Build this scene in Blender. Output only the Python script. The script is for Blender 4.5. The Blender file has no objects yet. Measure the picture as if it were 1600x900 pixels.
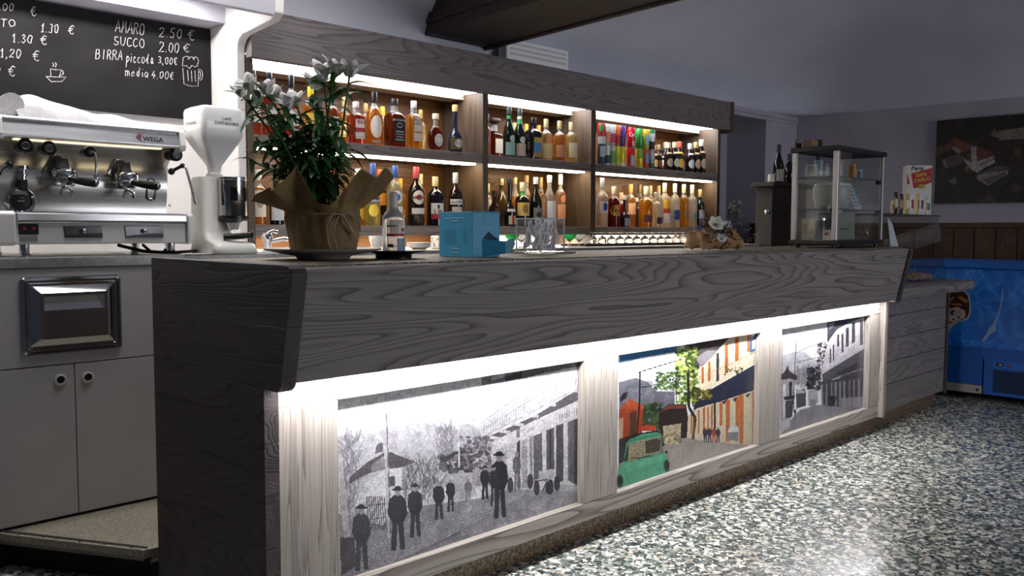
import bpy, bmesh, math, random
import numpy as np
from mathutils import Vector, Matrix
random.seed(7); RNG = np.random.default_rng(11)
PI = math.pi
scene = bpy.context.scene
C = scene.collection

# ------------------------------------------------------------------ camera
F = 1362.0; PITCH = math.radians(3.84); YAW = math.radians(45.2); ROLL = math.radians(0.18)
CAM = np.array([0.0, 0.0, 1.2])
fw = np.array([math.cos(YAW)*math.cos(PITCH), math.sin(YAW)*math.cos(PITCH), -math.sin(PITCH)])
rt = np.array([math.sin(YAW), -math.cos(YAW), 0.0]); up = np.cross(rt, fw)
rt, up = rt*math.cos(ROLL)+up*math.sin(ROLL), up*math.cos(ROLL)-rt*math.sin(ROLL)
cd = bpy.data.cameras.new('camera'); cam = bpy.data.objects.new('camera', cd); C.objects.link(cam)
cd.sensor_width = 36.0; cd.lens = 36.0*F/1600.0; cd.clip_start = 0.05; cd.clip_end = 60
cam.matrix_world = Matrix(((rt[0], up[0], -fw[0], CAM[0]), (rt[1], up[1], -fw[1], CAM[1]), (rt[2], up[2], -fw[2], CAM[2]), (0, 0, 0, 1)))
scene.camera = cam

def on(ax, val, u, v):                       # point of a plane (axis, value) seen at a photo pixel
    d = fw+(u-800)/F*rt-(v-450)/F*up
    return CAM+d*((val-CAM[ax])/d[ax])
def at_depth(u, v, dep):
    return CAM+(fw+(u-800)/F*rt-(v-450)/F*up)*dep
def depth_of(p): return float((np.array(p)-CAM)@fw)

# ------------------------------------------------------------------ world, lamps, exposure
vs = scene.view_settings
vs.view_transform = 'Standard'; vs.look = 'None'; vs.gamma = 1.0; vs.use_curve_mapping = False; vs.exposure = 0.0
scene.display_settings.display_device = 'sRGB'
W = bpy.data.worlds.new('world'); scene.world = W; W.use_nodes = True
W.node_tree.nodes['Background'].inputs[0].default_value = (0.72, 0.80, 1.0, 1)
W.node_tree.nodes['Background'].inputs[1].default_value = 0.04
LED_FRONT, LED_TOP, LED_SHELF, LED_LOW, LED_MACHINE, WINDOW_W = 190.0, 15.0, 19.0, 60.0, 22.0, 120.0
def area(name, loc, target, sx, sy, power, col):
    l = bpy.data.lights.new(name, 'AREA'); l.shape = 'RECTANGLE'; l.size = sx; l.size_y = sy; l.energy = power; l.color = col
    o = bpy.data.objects.new(name, l); C.objects.link(o); o.location = loc
    o.rotation_euler = (Vector(target)-Vector(loc)).to_track_quat('-Z', 'Y').to_euler(); return o
area('window_light', (5.4, -4.8, 1.35), (3.0, 2.2, 1.0), 3.0, 1.7, WINDOW_W, (0.93, 0.95, 1.0))
area('aisle_fill', (1.75, 2.95, 2.75), (1.3, 3.5, .9), 1.2, .3, 15.0, (1.0, .98, .96))  # added fill light, brightens the machine front and white cabinet
area('counter_fill', (0.85, 3.425, 2.40), (0.85, 3.62, 1.2), 1.5, .05, 9.0, (1.0, .98, .97))  # added fill strip out of view, lifts the hood and grinder
area('machine_lamp', (1.15, 3.80, 2.24), (1.15, 3.95, 1.0), 1.4, 0.06, LED_MACHINE, (1.0, 0.97, 0.95))

# ------------------------------------------------------------------ materials
def lin(h):
    if isinstance(h, str):
        h = h.lstrip('#'); c = [int(h[i:i+2], 16)/255 for i in (0, 2, 4)]
    else: c = list(h)
    return tuple(x/12.92 if x <= .04045 else ((x+.055)/1.055)**2.4 for x in c)
MATS = {}
def newmat(name):
    m = bpy.data.materials.new(name); m.use_nodes = True
    return m, m.node_tree, m.node_tree.nodes['Principled BSDF']
def mat(h, rough=.5, metal=0., trans=0., ior=1.45, coat=0., spec=None):
    k = (h, rough, metal, trans, ior, coat, spec)
    if k in MATS: return MATS[k]
    m, nt, b = newmat('m_'+str(len(MATS)))
    b.inputs['Base Color'].default_value = (*lin(h), 1); b.inputs['Roughness'].default_value = rough
    b.inputs['Metallic'].default_value = metal; b.inputs['Transmission Weight'].default_value = trans
    b.inputs['IOR'].default_value = ior; b.inputs['Coat Weight'].default_value = coat
    if spec is not None: b.inputs['Specular IOR Level'].default_value = spec
    MATS[k] = m; return m
def emit(h, s):
    k = ('e', h, s)
    if k in MATS: return MATS[k]
    m, nt, b = newmat('emissive'); b.inputs['Base Color'].default_value = (*lin(h), 1)
    b.inputs['Emission Color'].default_value = (*lin(h), 1); b.inputs['Emission Strength'].default_value = s
    MATS[k] = m; return m
def pane_mat(tint='#fafcfb', refl=1.0):
    k = ('pane', tint, refl)
    if k in MATS: return MATS[k]
    m = bpy.data.materials.new('clear_pane'); m.use_nodes = True; nt = m.node_tree; nt.nodes.clear()
    o = nt.nodes.new('ShaderNodeOutputMaterial'); t = nt.nodes.new('ShaderNodeBsdfTransparent'); g = nt.nodes.new('ShaderNodeBsdfGlossy')
    mx = nt.nodes.new('ShaderNodeMixShader'); fr = nt.nodes.new('ShaderNodeLayerWeight'); fr.inputs[0].default_value = .5
    pw = nt.nodes.new('ShaderNodeMath'); pw.operation = 'POWER'; pw.inputs[1].default_value = 4.0; nt.links.new(fr.outputs['Facing'], pw.inputs[0])
    ml = nt.nodes.new('ShaderNodeMath'); ml.operation = 'MULTIPLY_ADD'; ml.inputs[1].default_value = .6; ml.inputs[2].default_value = .022*refl
    t.inputs[0].default_value = (*lin(tint), 1); g.inputs['Roughness'].default_value = .02
    nt.links.new(pw.outputs[0], ml.inputs[0]); nt.links.new(ml.outputs[0], mx.inputs[0])
    nt.links.new(t.outputs[0], mx.inputs[1]); nt.links.new(g.outputs[0], mx.inputs[2]); nt.links.new(mx.outputs[0], o.inputs[0])
    MATS[k] = m; return m
def ramp(nt, stops, fac=None):
    r = nt.nodes.new('ShaderNodeValToRGB'); e = r.color_ramp.elements
    while len(e) < len(stops): e.new(.5)
    for i, (p, c) in enumerate(stops): e[i].position = p; e[i].color = (*lin(c), 1) if isinstance(c, str) else (c, c, c, 1)
    if fac is not None: nt.links.new(fac, r.inputs[0])
    return r
def math_n(nt, op, a, b=None):
    n = nt.nodes.new('ShaderNodeMath'); n.operation = op
    for i, x in enumerate((a, b)):
        if x is None: continue
        if isinstance(x, (int, float)): n.inputs[i].default_value = x
        else: nt.links.new(x, n.inputs[i])
    return n.outputs[0]
def wood(base, dark, axis='X', seed=0., rings=7., rough=.55, bump=.25, grain=.6, streak=.4, cross=7.0):
    k = ('wood', base, dark, axis, seed, rings, rough, grain, cross)
    if k in MATS: return MATS[k]
    m, nt, b = newmat('grained_wood'); L = nt.links.new
    tc = nt.nodes.new('ShaderNodeTexCoord'); mp = nt.nodes.new('ShaderNodeMapping'); L(tc.outputs['Object'], mp.inputs[0])
    sc = [cross, cross, cross]; sc['XYZ'.index(axis)] = grain; mp.inputs['Scale'].default_value = sc
    mp.inputs['Location'].default_value = (seed*1.7, seed*2.3, seed*.9)
    n = nt.nodes.new('ShaderNodeTexNoise'); n.inputs['Scale'].default_value = 1.0; n.inputs['Detail'].default_value = 1.6; n.inputs['Roughness'].default_value = .4
    L(mp.outputs[0], n.inputs['Vector'])
    v = math_n(nt, 'MULTIPLY', n.outputs['Fac'], rings*4.4)
    mp2 = nt.nodes.new('ShaderNodeMapping'); L(tc.outputs['Object'], mp2.inputs[0])
    s2 = [60., 60., 60.]; s2['XYZ'.index(axis)] = 2.0; mp2.inputs['Scale'].default_value = s2
    n2 = nt.nodes.new('ShaderNodeTexNoise'); n2.inputs['Scale'].default_value = 1.0; n2.inputs['Detail'].default_value = 3.0; L(mp2.outputs[0], n2.inputs['Vector'])
    v = math_n(nt, 'ADD', v, math_n(nt, 'MULTIPLY', n2.outputs['Fac'], .16))
    fr = math_n(nt, 'FRACT', v)
    rp = ramp(nt, [(0, 0.0), (.5, .06), (.82, .6), (.93, 1.0), (1.0, 0.0)], fr)
    mx = nt.nodes.new('ShaderNodeMix'); mx.data_type = 'RGBA'; mx.inputs[6].default_value = (*lin(base), 1); mx.inputs[7].default_value = (*lin(dark), 1)
    L(rp.outputs[0], mx.inputs[0])
    rp2 = ramp(nt, [(.3, 1.0-streak*.5), (.7, 1.0)], n2.outputs['Fac'])
    mu = nt.nodes.new('ShaderNodeMix'); mu.data_type = 'RGBA'; mu.blend_type = 'MULTIPLY'; mu.inputs[0].default_value = 1.0
    L(mx.outputs[2], mu.inputs[6]); L(rp2.outputs[0], mu.inputs[7]); L(mu.outputs[2], b.inputs['Base Color'])
    b.inputs['Roughness'].default_value = rough
    bp = nt.nodes.new('ShaderNodeBump'); bp.inputs['Strength'].default_value = bump; bp.inputs['Distance'].default_value = .004
    h = math_n(nt, 'SUBTRACT', n2.outputs['Fac'], math_n(nt, 'MULTIPLY', rp.outputs[0], .8)); L(h, bp.inputs['Height']); L(bp.outputs[0], b.inputs['Normal'])
    MATS[k] = m; return m
def noisy(c1, c2, scale=8., rough=.6, bump=0., detail=4., lo=.35, hi=.65, metal=0., stretch=(1, 1, 1), coat=0.):
    k = ('noisy', c1, c2, scale, rough, bump, lo, hi, metal, stretch)
    if k in MATS: return MATS[k]
    m, nt, b = newmat('mottled'); L = nt.links.new
    tc = nt.nodes.new('ShaderNodeTexCoord'); mp = nt.nodes.new('ShaderNodeMapping'); mp.inputs['Scale'].default_value = stretch; L(tc.outputs['Object'], mp.inputs[0])
    n = nt.nodes.new('ShaderNodeTexNoise'); n.inputs['Scale'].default_value = scale; n.inputs['Detail'].default_value = detail; L(mp.outputs[0], n.inputs['Vector'])
    r = ramp(nt, [(lo, c1), (hi, c2)], n.outputs['Fac']); L(r.outputs[0], b.inputs['Base Color'])
    b.inputs['Roughness'].default_value = rough; b.inputs['Metallic'].default_value = metal; b.inputs['Coat Weight'].default_value = coat
    if bump:
        bp = nt.nodes.new('ShaderNodeBump'); bp.inputs['Strength'].default_value = bump; bp.inputs['Distance'].default_value = .01; L(n.outputs['Fac'], bp.inputs['Height']); L(bp.outputs[0], b.inputs['Normal'])
    MATS[k] = m; return m
def granite(stops, scale=140., rough=.3):
    m, nt, b = newmat('granite'); L = nt.links.new
    tc = nt.nodes.new('ShaderNodeTexCoord'); v = nt.nodes.new('ShaderNodeTexVoronoi'); v.inputs['Scale'].default_value = scale; L(tc.outputs['Object'], v.inputs['Vector'])
    sp = nt.nodes.new('ShaderNodeSeparateColor'); L(v.outputs['Color'], sp.inputs[0])
    r = ramp(nt, stops, sp.outputs[0]); L(r.outputs[0], b.inputs['Base Color']); b.inputs['Roughness'].default_value = rough; return m
def terrazzo():
    m, nt, b = newmat('terrazzo'); L = nt.links.new
    tc = nt.nodes.new('ShaderNodeTexCoord')
    n = nt.nodes.new('ShaderNodeTexNoise'); n.inputs['Scale'].default_value = 34.; n.inputs['Detail'].default_value = 2.; L(tc.outputs['Object'], n.inputs['Vector'])
    mv = nt.nodes.new('ShaderNodeMix'); mv.data_type = 'VECTOR'; mv.inputs[0].default_value = .03; L(tc.outputs['Object'], mv.inputs[4]); L(n.outputs['Color'], mv.inputs[5])
    out = None
    cols = []
    for sc in (46., 80.):
        v = nt.nodes.new('ShaderNodeTexVoronoi'); v.inputs['Scale'].default_value = sc; v.inputs['Randomness'].default_value = 1.0; L(mv.outputs[1], v.inputs['Vector'])
        sp = nt.nodes.new('ShaderNodeSeparateColor'); L(v.outputs['Color'], sp.inputs[0]); cols.append((v, sp))
    r1 = ramp(nt, [(0, '#4a5250'), (.18, '#6a736f'), (.34, '#8f958f'), (.46, '#b5b2a6'), (.58, '#d6d3c8'), (.80, '#e9e6de'), (.93, '#b0a28c')], cols[0][1].outputs[0]); r1.color_ramp.interpolation = 'CONSTANT'
    r2 = ramp(nt, [(0, '#343b3b'), (.3, '#5a6360'), (.6, '#979a94'), (.82, '#cfcbc0')], cols[1][1].outputs[1]); r2.color_ramp.interpolation = 'CONSTANT'
    e = nt.nodes.new('ShaderNodeTexVoronoi'); e.feature = 'DISTANCE_TO_EDGE'; e.inputs['Scale'].default_value = 46.; L(mv.outputs[1], e.inputs['Vector'])
    k = ramp(nt, [(.06, 1.0), (.13, 0.0)], e.outputs['Distance'])
    pick = math_n(nt, 'GREATER_THAN', cols[0][1].outputs[2], .68)
    f = math_n(nt, 'MAXIMUM', k.outputs[0], pick)
    mx = nt.nodes.new('ShaderNodeMix'); mx.data_type = 'RGBA'; L(f, mx.inputs[0]); L(r1.outputs[0], mx.inputs[6]); L(r2.outputs[0], mx.inputs[7])
    L(mx.outputs[2], b.inputs['Base Color']); b.inputs['Roughness'].default_value = .22; b.inputs['Specular IOR Level'].default_value = .45
    return m
def col_attr(name='Col', rough=.35, coat=0.):
    m, nt, b = newmat('printed_picture'); a = nt.nodes.new('ShaderNodeAttribute'); a.attribute_name = name
    nt.links.new(a.outputs['Color'], b.inputs['Base Color']); b.inputs['Roughness'].default_value = rough; b.inputs['Coat Weight'].default_value = coat; return m

# ------------------------------------------------------------------ mesh building
class MB:
    def __init__(s): s.v = []; s.f = []; s.mi = []; s.m = 0
    def add(s, vs_, fs, mi=None):
        o = len(s.v); s.v += [tuple(map(float, p)) for p in vs_]
        for f in fs: s.f.append(tuple(i+o for i in f)); s.mi.append(s.m if mi is None else mi)
        return s
    def box(s, x0, x1, y0, y1, z0, z1, mi=None, rot=0., c=None):
        p = [(x, y, z) for z in (z0, z1) for y in (y0, y1) for x in (x0, x1)]
        if rot:
            cx, cy = c if c else ((x0+x1)/2, (y0+y1)/2); k, q = math.cos(rot), math.sin(rot)
            p = [(cx+(x-cx)*k-(y-cy)*q, cy+(x-cx)*q+(y-cy)*k, z) for x, y, z in p]
        return s.add(p, [(0, 2, 3, 1), (4, 5, 7, 6), (0, 1, 5, 4), (2, 6, 7, 3), (0, 4, 6, 2), (1, 3, 7, 5)], mi)
    def prism(s, pts, d, mi=None):                 # closed polygon of 3-D points pushed along d
        n = len(pts); d = np.array(d); a = [np.array(p, float) for p in pts]
        return s.add(a+[p+d for p in a], [tuple(range(n))[::-1], tuple(range(n, 2*n))]+[(i, (i+1) % n, n+(i+1) % n, n+i) for i in range(n)], mi)
    def lathe(s, prof, c=(0, 0, 0), n=24, sec=2., sy=1., mi=None, mi_fn=None, ax=None, rot=0.):
        c = np.array(c, float); vsl = []
        if ax is None: X, Y, Z = np.array([math.cos(rot), math.sin(rot), 0]), np.array([-math.sin(rot), math.cos(rot), 0]), np.array([0, 0, 1.])
        else:
            Z = np.array(ax, float); Z /= np.linalg.norm(Z); t = np.array([0, 0, 1.]) if abs(Z[2]) < .9 else np.array([1., 0, 0])
            X = np.cross(t, Z); X /= np.linalg.norm(X); Y = np.cross(Z, X)
        for r, z in prof:
            for i in range(n):
                a = 2*PI*(i+.5)/n; k = (abs(math.cos(a))**sec+abs(math.sin(a))**sec)**(-1/sec)
                vsl.append(c+X*(r*k*math.cos(a))+Y*(r*k*sy*math.sin(a))+Z*z)
        fs, ms = [], []
        for j in range(len(prof)-1):
            for i in range(n):
                fs.append((j*n+i, j*n+(i+1) % n, (j+1)*n+(i+1) % n, (j+1)*n+i)); ms.append(mi_fn(j) if mi_fn else (s.m if mi is None else mi))
        o = len(s.v); s.v += [tuple(p) for p in vsl]
        for f, q in zip(fs, ms): s.f.append(tuple(i+o for i in f)); s.mi.append(q)
        s.f.append(tuple(o+i for i in range(n))[::-1]); s.mi.append(ms[0])
        k = (len(prof)-1)*n; s.f.append(tuple(o+k+i for i in range(n))); s.mi.append(ms[-1])
        return s
    def tube(s, pts, r, n=8, mi=None, close=False):
        P_ = [np.array(p, float) for p in pts]; R = r if isinstance(r, (list, tuple)) else [r]*len(P_); vsl = []; prev = None
        for i, p in enumerate(P_):
            t = P_[(i+1) % len(P_)]-P_[i-1] if close else P_[min(i+1, len(P_)-1)]-P_[max(i-1, 0)]
            t = t/(np.linalg.norm(t)+1e-9)
            x = np.cross(t, [0, 0, 1.]) if prev is None else prev-t*(prev@t)
            if np.linalg.norm(x) < 1e-4: x = np.cross(t, [1., 0, 0])
            x = x/np.linalg.norm(x); prev = x; y = np.cross(t, x)
            for k in range(n):
                a = 2*PI*k/n; vsl.append(p+R[i]*(x*math.cos(a)+y*math.sin(a)))
        fs = [(j*n+k, j*n+(k+1) % n, (j+1)*n+(k+1) % n, (j+1)*n+k) for j in range(len(P_)-1) for k in range(n)]
        if close: j = len(P_)-1; fs += [(j*n+k, j*n+(k+1) % n, (k+1) % n, k) for k in range(n)]
        else: fs += [tuple(range(n))[::-1], tuple((len(P_)-1)*n+k for k in range(n))]
        return s.add(vsl, fs, mi)
    def grid(s, fn, nu, nv, mi=None, closed=False):
        vsl = [fn(i/nu, j/nv) for j in range(nv+1) for i in range(nu+(0 if closed else 1))]; w = nu if closed else nu+1
        return s.add(vsl, [(j*w+i, j*w+(i+1) % w, (j+1)*w+(i+1) % w, (j+1)*w+i) for j in range(nv) for i in range(nu)], mi)
    def ball(s, c, r, n=12, mi=None, sc=(1, 1, 1)):
        pr = []
        vsl = [(c[0]+r*sc[0]*math.sin(PI*j/n)*math.cos(2*PI*i/n), c[1]+r*sc[1]*math.sin(PI*j/n)*math.sin(2*PI*i/n), c[2]+r*sc[2]*math.cos(PI*j/n)) for j in range(n+1) for i in range(n)]
        return s.add(vsl, [(j*n+i, (j+1)*n+i, (j+1)*n+(i+1) % n, j*n+(i+1) % n) for j in range(n) for i in range(n)], mi)
    def text(s, body, o, xd, zd, width, mi=None, wrap=None, center=True):
        vt, ft = text_mesh(body); o, xd, zd = (np.array(q, float) for q in (o, xd, zd))
        x0, x1 = vt[:, 0].min(), vt[:, 0].max(); z0, z1 = vt[:, 1].min(), vt[:, 1].max(); k = width/(x1-x0)
        cx, cz = ((x0+x1)/2, (z0+z1)/2) if center else (x0, z0)
        P2 = [((a-cx)*k, (b_-cz)*k) for a, b_ in vt]
        return s.add([wrap(a, b_) if wrap else o+xd*a+zd*b_ for a, b_ in P2], ft, mi)
    def build(s, name, mats, parent=None, smooth=None, bevel=0., seg=2, loc=None):
        me = bpy.data.meshes.new(name); off = np.zeros(3)
        if parent is not None: off = np.array(parent['_o'])
        elif loc is not None: off = np.array(loc, float)
        me.from_pydata([(a-off[0], b_-off[1], c-off[2]) for a, b_, c in s.v], [], s.f)
        for m in (mats if isinstance(mats, (list, tuple)) else [mats]): me.materials.append(m)
        me.polygons.foreach_set('material_index', s.mi)
        o = bpy.data.objects.new(name, me); C.objects.link(o)
        bm = bmesh.new(); bm.from_mesh(me); bmesh.ops.recalc_face_normals(bm, faces=bm.faces); bm.to_mesh(me); bm.free()
        if smooth is not None:
            me.polygons.foreach_set('use_smooth', [True]*len(me.polygons)); me.set_sharp_from_angle(angle=math.radians(smooth))
        if bevel:
            md = o.modifiers.new('bevel', 'BEVEL'); md.width = bevel; md.segments = seg; md.limit_method = 'ANGLE'; md.angle_limit = math.radians(40)
        if parent is not None:
            o.parent = parent; o['_o'] = tuple(map(float, off))
        else: o.location = off; o['_o'] = tuple(map(float, off))
        return o
_TX = {}
def text_mesh(body):
    if body in _TX: return _TX[body]
    cu = bpy.data.curves.new('t', 'FONT'); cu.body = body; cu.size = 1.0; cu.resolution_u = 3; cu.offset = .014
    o = bpy.data.objects.new('t', cu); C.objects.link(o); dg = bpy.context.evaluated_depsgraph_get(); dg.update()
    ev = o.evaluated_get(dg); me = ev.to_mesh()
    v = np.array([tuple(p.co)[:2] for p in me.vertices]); f = [tuple(p.vertices) for p in me.polygons]
    ev.to_mesh_clear(); bpy.data.objects.remove(o); bpy.data.curves.remove(cu); _TX[body] = (v, f); return _TX[body]
def tag(o, label, cat, group=None, kind=None):
    if label: o['label'] = label
    if cat: o['category'] = cat
    if group: o['group'] = group
    if kind: o['kind'] = kind
    return o
def thing(name, label, cat, loc, group=None):
    o = bpy.data.objects.new(name, None); C.objects.link(o); o.empty_display_size = .05; o.location = tuple(map(float, loc)); o['_o'] = tuple(map(float, loc))
    return tag(o, label, cat, group)
def struct(o): o['kind'] = 'structure'; return o

# ------------------------------------------------------------------ painted prints (photographs mounted in the place)
class Paint:
    """a small raster laid on a plane; drawing coordinates are read from the print itself"""
    def __init__(s, ax, val, a0, a1, z0, z1, w, h, bg=(200, 200, 200)):
        s.ax, s.val, s.a0, s.a1, s.z0, s.z1, s.w, s.h = ax, val, a0, a1, z0, z1, w, h
        s.img = np.ones((h, w, 3))*np.array(bg, float); s.o = (0, 0); s.k = 1.
    def src(s, ox, oy, k): s.o = (ox, oy); s.k = k; return s
    def to(s, p):
        q = on(s.ax, s.val, s.o[0]+p[0]/s.k, s.o[1]+p[1]/s.k); a = q[0] if s.ax == 1 else q[1]
        return ((a-s.a0)/(s.a1-s.a0)*s.w, (s.z1-q[2])/(s.z1-s.z0)*s.h)
    def _fill(s, pts, col, alpha=1., noise=0.):
        pts = np.array(pts); x0 = max(int(pts[:, 0].min())-1, 0); x1 = min(int(pts[:, 0].max())+2, s.w); y0 = max(int(pts[:, 1].min())-1, 0); y1 = min(int(pts[:, 1].max())+2, s.h)
        if x1 <= x0 or y1 <= y0: return
        X, Y = np.meshgrid(np.arange(x0, x1)+.5, np.arange(y0, y1)+.5); ins = np.zeros(X.shape, bool); n = len(pts)
        for i in range(n):
            xa, ya = pts[i]; xb, yb = pts[(i+1) % n]
            if ya == yb: continue
            ins ^= ((ya > Y) != (yb > Y)) & (X < (xb-xa)*(Y-ya)/(yb-ya)+xa)
        c = np.array(col, float)
        if noise: c = c*(1+noise*RNG.normal(size=(int(ins.sum()), 1)))
        sub = s.img[y0:y1, x0:x1]; sub[ins] = sub[ins]*(1-alpha)+c*alpha
    def poly(s, pts, col, alpha=1., noise=0.): s._fill([s.to(p) for p in pts], col, alpha, noise); return s
    def line(s, pts, w, col, alpha=1.):
        q = [np.array(s.to(p)) for p in pts]; k = w/s.k*s.pxs()
        for a, b in zip(q, q[1:]):
            d = b-a; L = np.hypot(*d)+1e-9; nrm = np.array([-d[1]*1.7, d[0]*1.1])/L*max(k, .8)/2
            s._fill([a+nrm, b+nrm, b-nrm, a-nrm], col, alpha)
        return s
    def pxs(s): return s.h/ (s.z1-s.z0) * 3.0/F
    def oval(s, c, rx, ry, col, alpha=1., noise=0., n=18):
        return s.poly([(c[0]+rx*math.cos(2*PI*i/n), c[1]+ry*math.sin(2*PI*i/n)) for i in range(n)], col, alpha, noise)
    def blobs(s, cnt, area_, r, cols, alpha=.9):
        (xa, ya, xb, yb) = area_
        for _ in range(cnt):
            c = (RNG.uniform(xa, xb), RNG.uniform(ya, yb)); q = RNG.uniform(*r); s.oval(c, q, q*RNG.uniform(.5, 1.1), cols[RNG.integers(len(cols))], alpha, n=7)
        return s
    def twigs(s, cnt, area_, ln, col, w=1.2, alpha=.6, up=True):
        (xa, ya, xb, yb) = area_
        for _ in range(cnt):
            c = np.array((RNG.uniform(xa, xb), RNG.uniform(ya, yb))); a = RNG.uniform(-2.4, -.7) if up else RNG.uniform(0, 6.28); l = RNG.uniform(*ln)
            s.line([c, c+l*np.array([math.cos(a), math.sin(a)])], w, col, alpha)
        return s
    def person(s, x, y0, y1, col=(40, 38, 42), skin=(150, 145, 145), hat=True, wide=1., lean=0.):
        h = y1-y0; w = h*.13*wide; hd = h*.062
        s.poly([(x-w*.55, y0+h*.5), (x-w*.75, y1), (x-w*.15, y1), (x, y0+h*.55), (x+w*.3, y1-h*.02), (x+w*.85, y1-h*.02), (x+w*.6, y0+h*.5)], col, .95, .1)
        s.poly([(x-w*.35, y0+h*.13), (x-w*.95, y0+h*.2), (x-w*1.1, y0+h*.42), (x-w*.6, y0+h*.56), (x+w*.65, y0+h*.56), (x+w*1.1, y0+h*.42), (x+w*.9, y0+h*.2), (x+w*.35, y0+h*.13)], tuple(c*.85 for c in col), .95, .15)
        s.oval((x+lean, y0+h*.085), hd*.8, hd*1.05, skin)
        if hat: s.oval((x+lean, y0+h*.045), hd*1.5, hd*.35, (30, 28, 32)).oval((x+lean, y0+h*.025), hd*.85, hd*.55, (30, 28, 32))
        return s
    def grain(s, amp):
        for cell, a_ in ((3, .6), (9, .5), (26, .4)):
            g = RNG.normal(size=(s.h//cell+2, s.w//cell+2)); yy = np.arange(s.h)/cell; xx = np.arange(s.w)/cell; y0 = yy.astype(int); x0 = xx.astype(int); fy = (yy-y0)[:, None]; fx_ = (xx-x0)[None, :]
            g = g[y0][:, x0]*(1-fy)*(1-fx_)+g[y0+1][:, x0]*fy*(1-fx_)+g[y0][:, x0+1]*(1-fy)*fx_+g[y0+1][:, x0+1]*fy*fx_; s.img *= 1+amp*a_*g[:, :, None]
        s.img *= 1+amp*.7*RNG.normal(size=(s.h, s.w, 1)); return s
    def mesh(s, name, parent, thick, face=-1, gain=1., m=None):
        c = np.clip(s.img/255., 0, 1); c = np.where(c <= .04045, c/12.92, ((c+.055)/1.055)**2.4)*gain; w, h = s.w, s.h
        a = np.linspace(s.a0, s.a1, w+1); z = np.linspace(s.z1, s.z0, h+1); A, Z = np.meshgrid(a, z)
        off = np.array(parent['_o']); V = np.zeros((A.size, 3)); V[:, 0 if s.ax == 1 else 1] = A.ravel(); V[:, s.ax] = s.val; V[:, 2] = Z.ravel()
        fv = V.copy()
        # a board of real thickness behind the printed face
        bx = []
        for sv in (s.val, s.val+thick):
            for zz in (s.z0, s.z1):
                for aa in (s.a0, s.a1):
                    p = [0, 0, zz]; p[s.ax] = sv+(.0004 if sv == s.val else 0); p[0 if s.ax == 1 else 1] = aa; bx.append(p)
        V = np.vstack([V, np.array(bx)])-off
        i = (np.arange(h)[:, None]*(w+1)+np.arange(w)[None, :]).ravel(); Q = np.stack([i, i+w+1, i+w+2, i+1], 1)
        k = (w+1)*(h+1); bq = np.array([(0, 1, 3, 2), (4, 6, 7, 5), (0, 4, 5, 1), (2, 3, 7, 6), (0, 2, 6, 4), (1, 5, 7, 3)])+k
        Q = np.vstack([Q, bq]); me = bpy.data.meshes.new(name); me.vertices.add(len(V)); me.vertices.foreach_set('co', V.ravel())
        me.loops.add(Q.size); me.loops.foreach_set('vertex_index', Q.ravel()); me.polygons.add(len(Q)); me.polygons.foreach_set('loop_start', np.arange(0, Q.size, 4)); me.update(calc_edges=True)
        at = me.color_attributes.new('Col', 'FLOAT_COLOR', 'CORNER'); cc = np.ones((len(Q), 4, 4)); cc[:w*h, :, :3] = c.reshape(-1, 1, 3); cc[w*h:, :, :3] = .3
        at.data.foreach_set('color', cc.ravel()); me.materials.append(m or col_attr()); me.validate()
        o = bpy.data.objects.new(name, me); C.objects.link(o); o.parent = parent; return o

# ================================================================== the room
M_wall = noisy('#a7a4b0', '#b1aeba', 3., .75, .05)
M_vault = noisy('#c4c6d6', '#cdcfdd', 2., .8, .04)
M_white = noisy('#d9d5d3', '#e2dedb', 3., .6, .02)
XW, YB, ZS = 7.65, 3.95, 2.245
struct(MB().box(-3, XW, -5, 4.5, -.06, 0).build('floor', terrazzo()))
b = MB(); b.box(-1.2, 7.084, YB, 4.5, 2.172, 3.5).box(7.084, XW, YB, 4.5, 0, 3.5).box(-1.2, 7.084, 4.34, 4.5, 0, 2.172)
struct(b.build('wall_back', M_wall))
struct(MB().box(XW, XW+.15, -5, 4.5, 0, 3.5).build('wall_right', noisy('#aaa4ae', '#b4aeb8', 3., .75, .05)))
def vault(u, v):
    x = -3+u*(XW+3); y = -5+v*(YB+5); a, c = (XW-x)/2.6, (YB-y)/2.6; k = 13.
    a, c = min(a, 1.4), min(c, 1.4); t = max(0., min(1., -math.log(math.exp(-k*a)+math.exp(-k*c))/k)); return (x, y, ZS+.95*max(0., 1-(1-t)**2)**.62)
struct(MB().grid(lambda u, v: vault(1-(1-u)**1.8, 1-(1-v)**1.8), 110, 100).build('ceiling', M_vault, smooth=60))
b = MB().box(6.2, XW, YB-.018, YB, 2.205, 2.245).box(6.2, XW, YB-.009, YB, 2.172, 2.205)
struct(b.build('trim_1', M_wall, bevel=.003))
# wainscot of vertical boards along the right wall
wb = MB(); y = 3.95; i = 0
while y > -3.5:
    wb.box(XW-.02, XW, y-.153, y-.004, 0, 1.225); y -= .157
wb.box(XW-.028, XW, -3.5, 3.95, 1.225, 1.267)
struct(wb.build('trim_2', wood('#5b3a24', '#33200f', 'Z', 3., 5.), bevel=.004))
# chalkboard wall, bulkhead over the coffee corner and its side panel
struct(MB().box(-1.2, 2.0, 4.122, 4.34, 0, 2.6).build('wall_left', M_white))
struct(MB().box(-1.2, 2.0, 3.49, 3.52, 2.132, 2.9).box(-1.2, 2.0, 3.52, 4.12, 2.262, 2.30).build('trim_3', noisy('#a9a7b0', '#b3b1ba', 3., .6, .02), bevel=.004))
prof = [(4.33, 1.096), (3.85, 1.096), (3.85, 2.02), (3.845, 2.055), (3.825, 2.083), (3.79, 2.098), (3.53, 2.118), (3.49, 2.145), (3.487, 2.2), (3.487, 2.9), (4.33, 2.9)]
struct(MB().prism([(2.0, p, q) for p, q in prof], (.045, 0, 0)).build('trim_4', M_white, bevel=.006))
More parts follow.
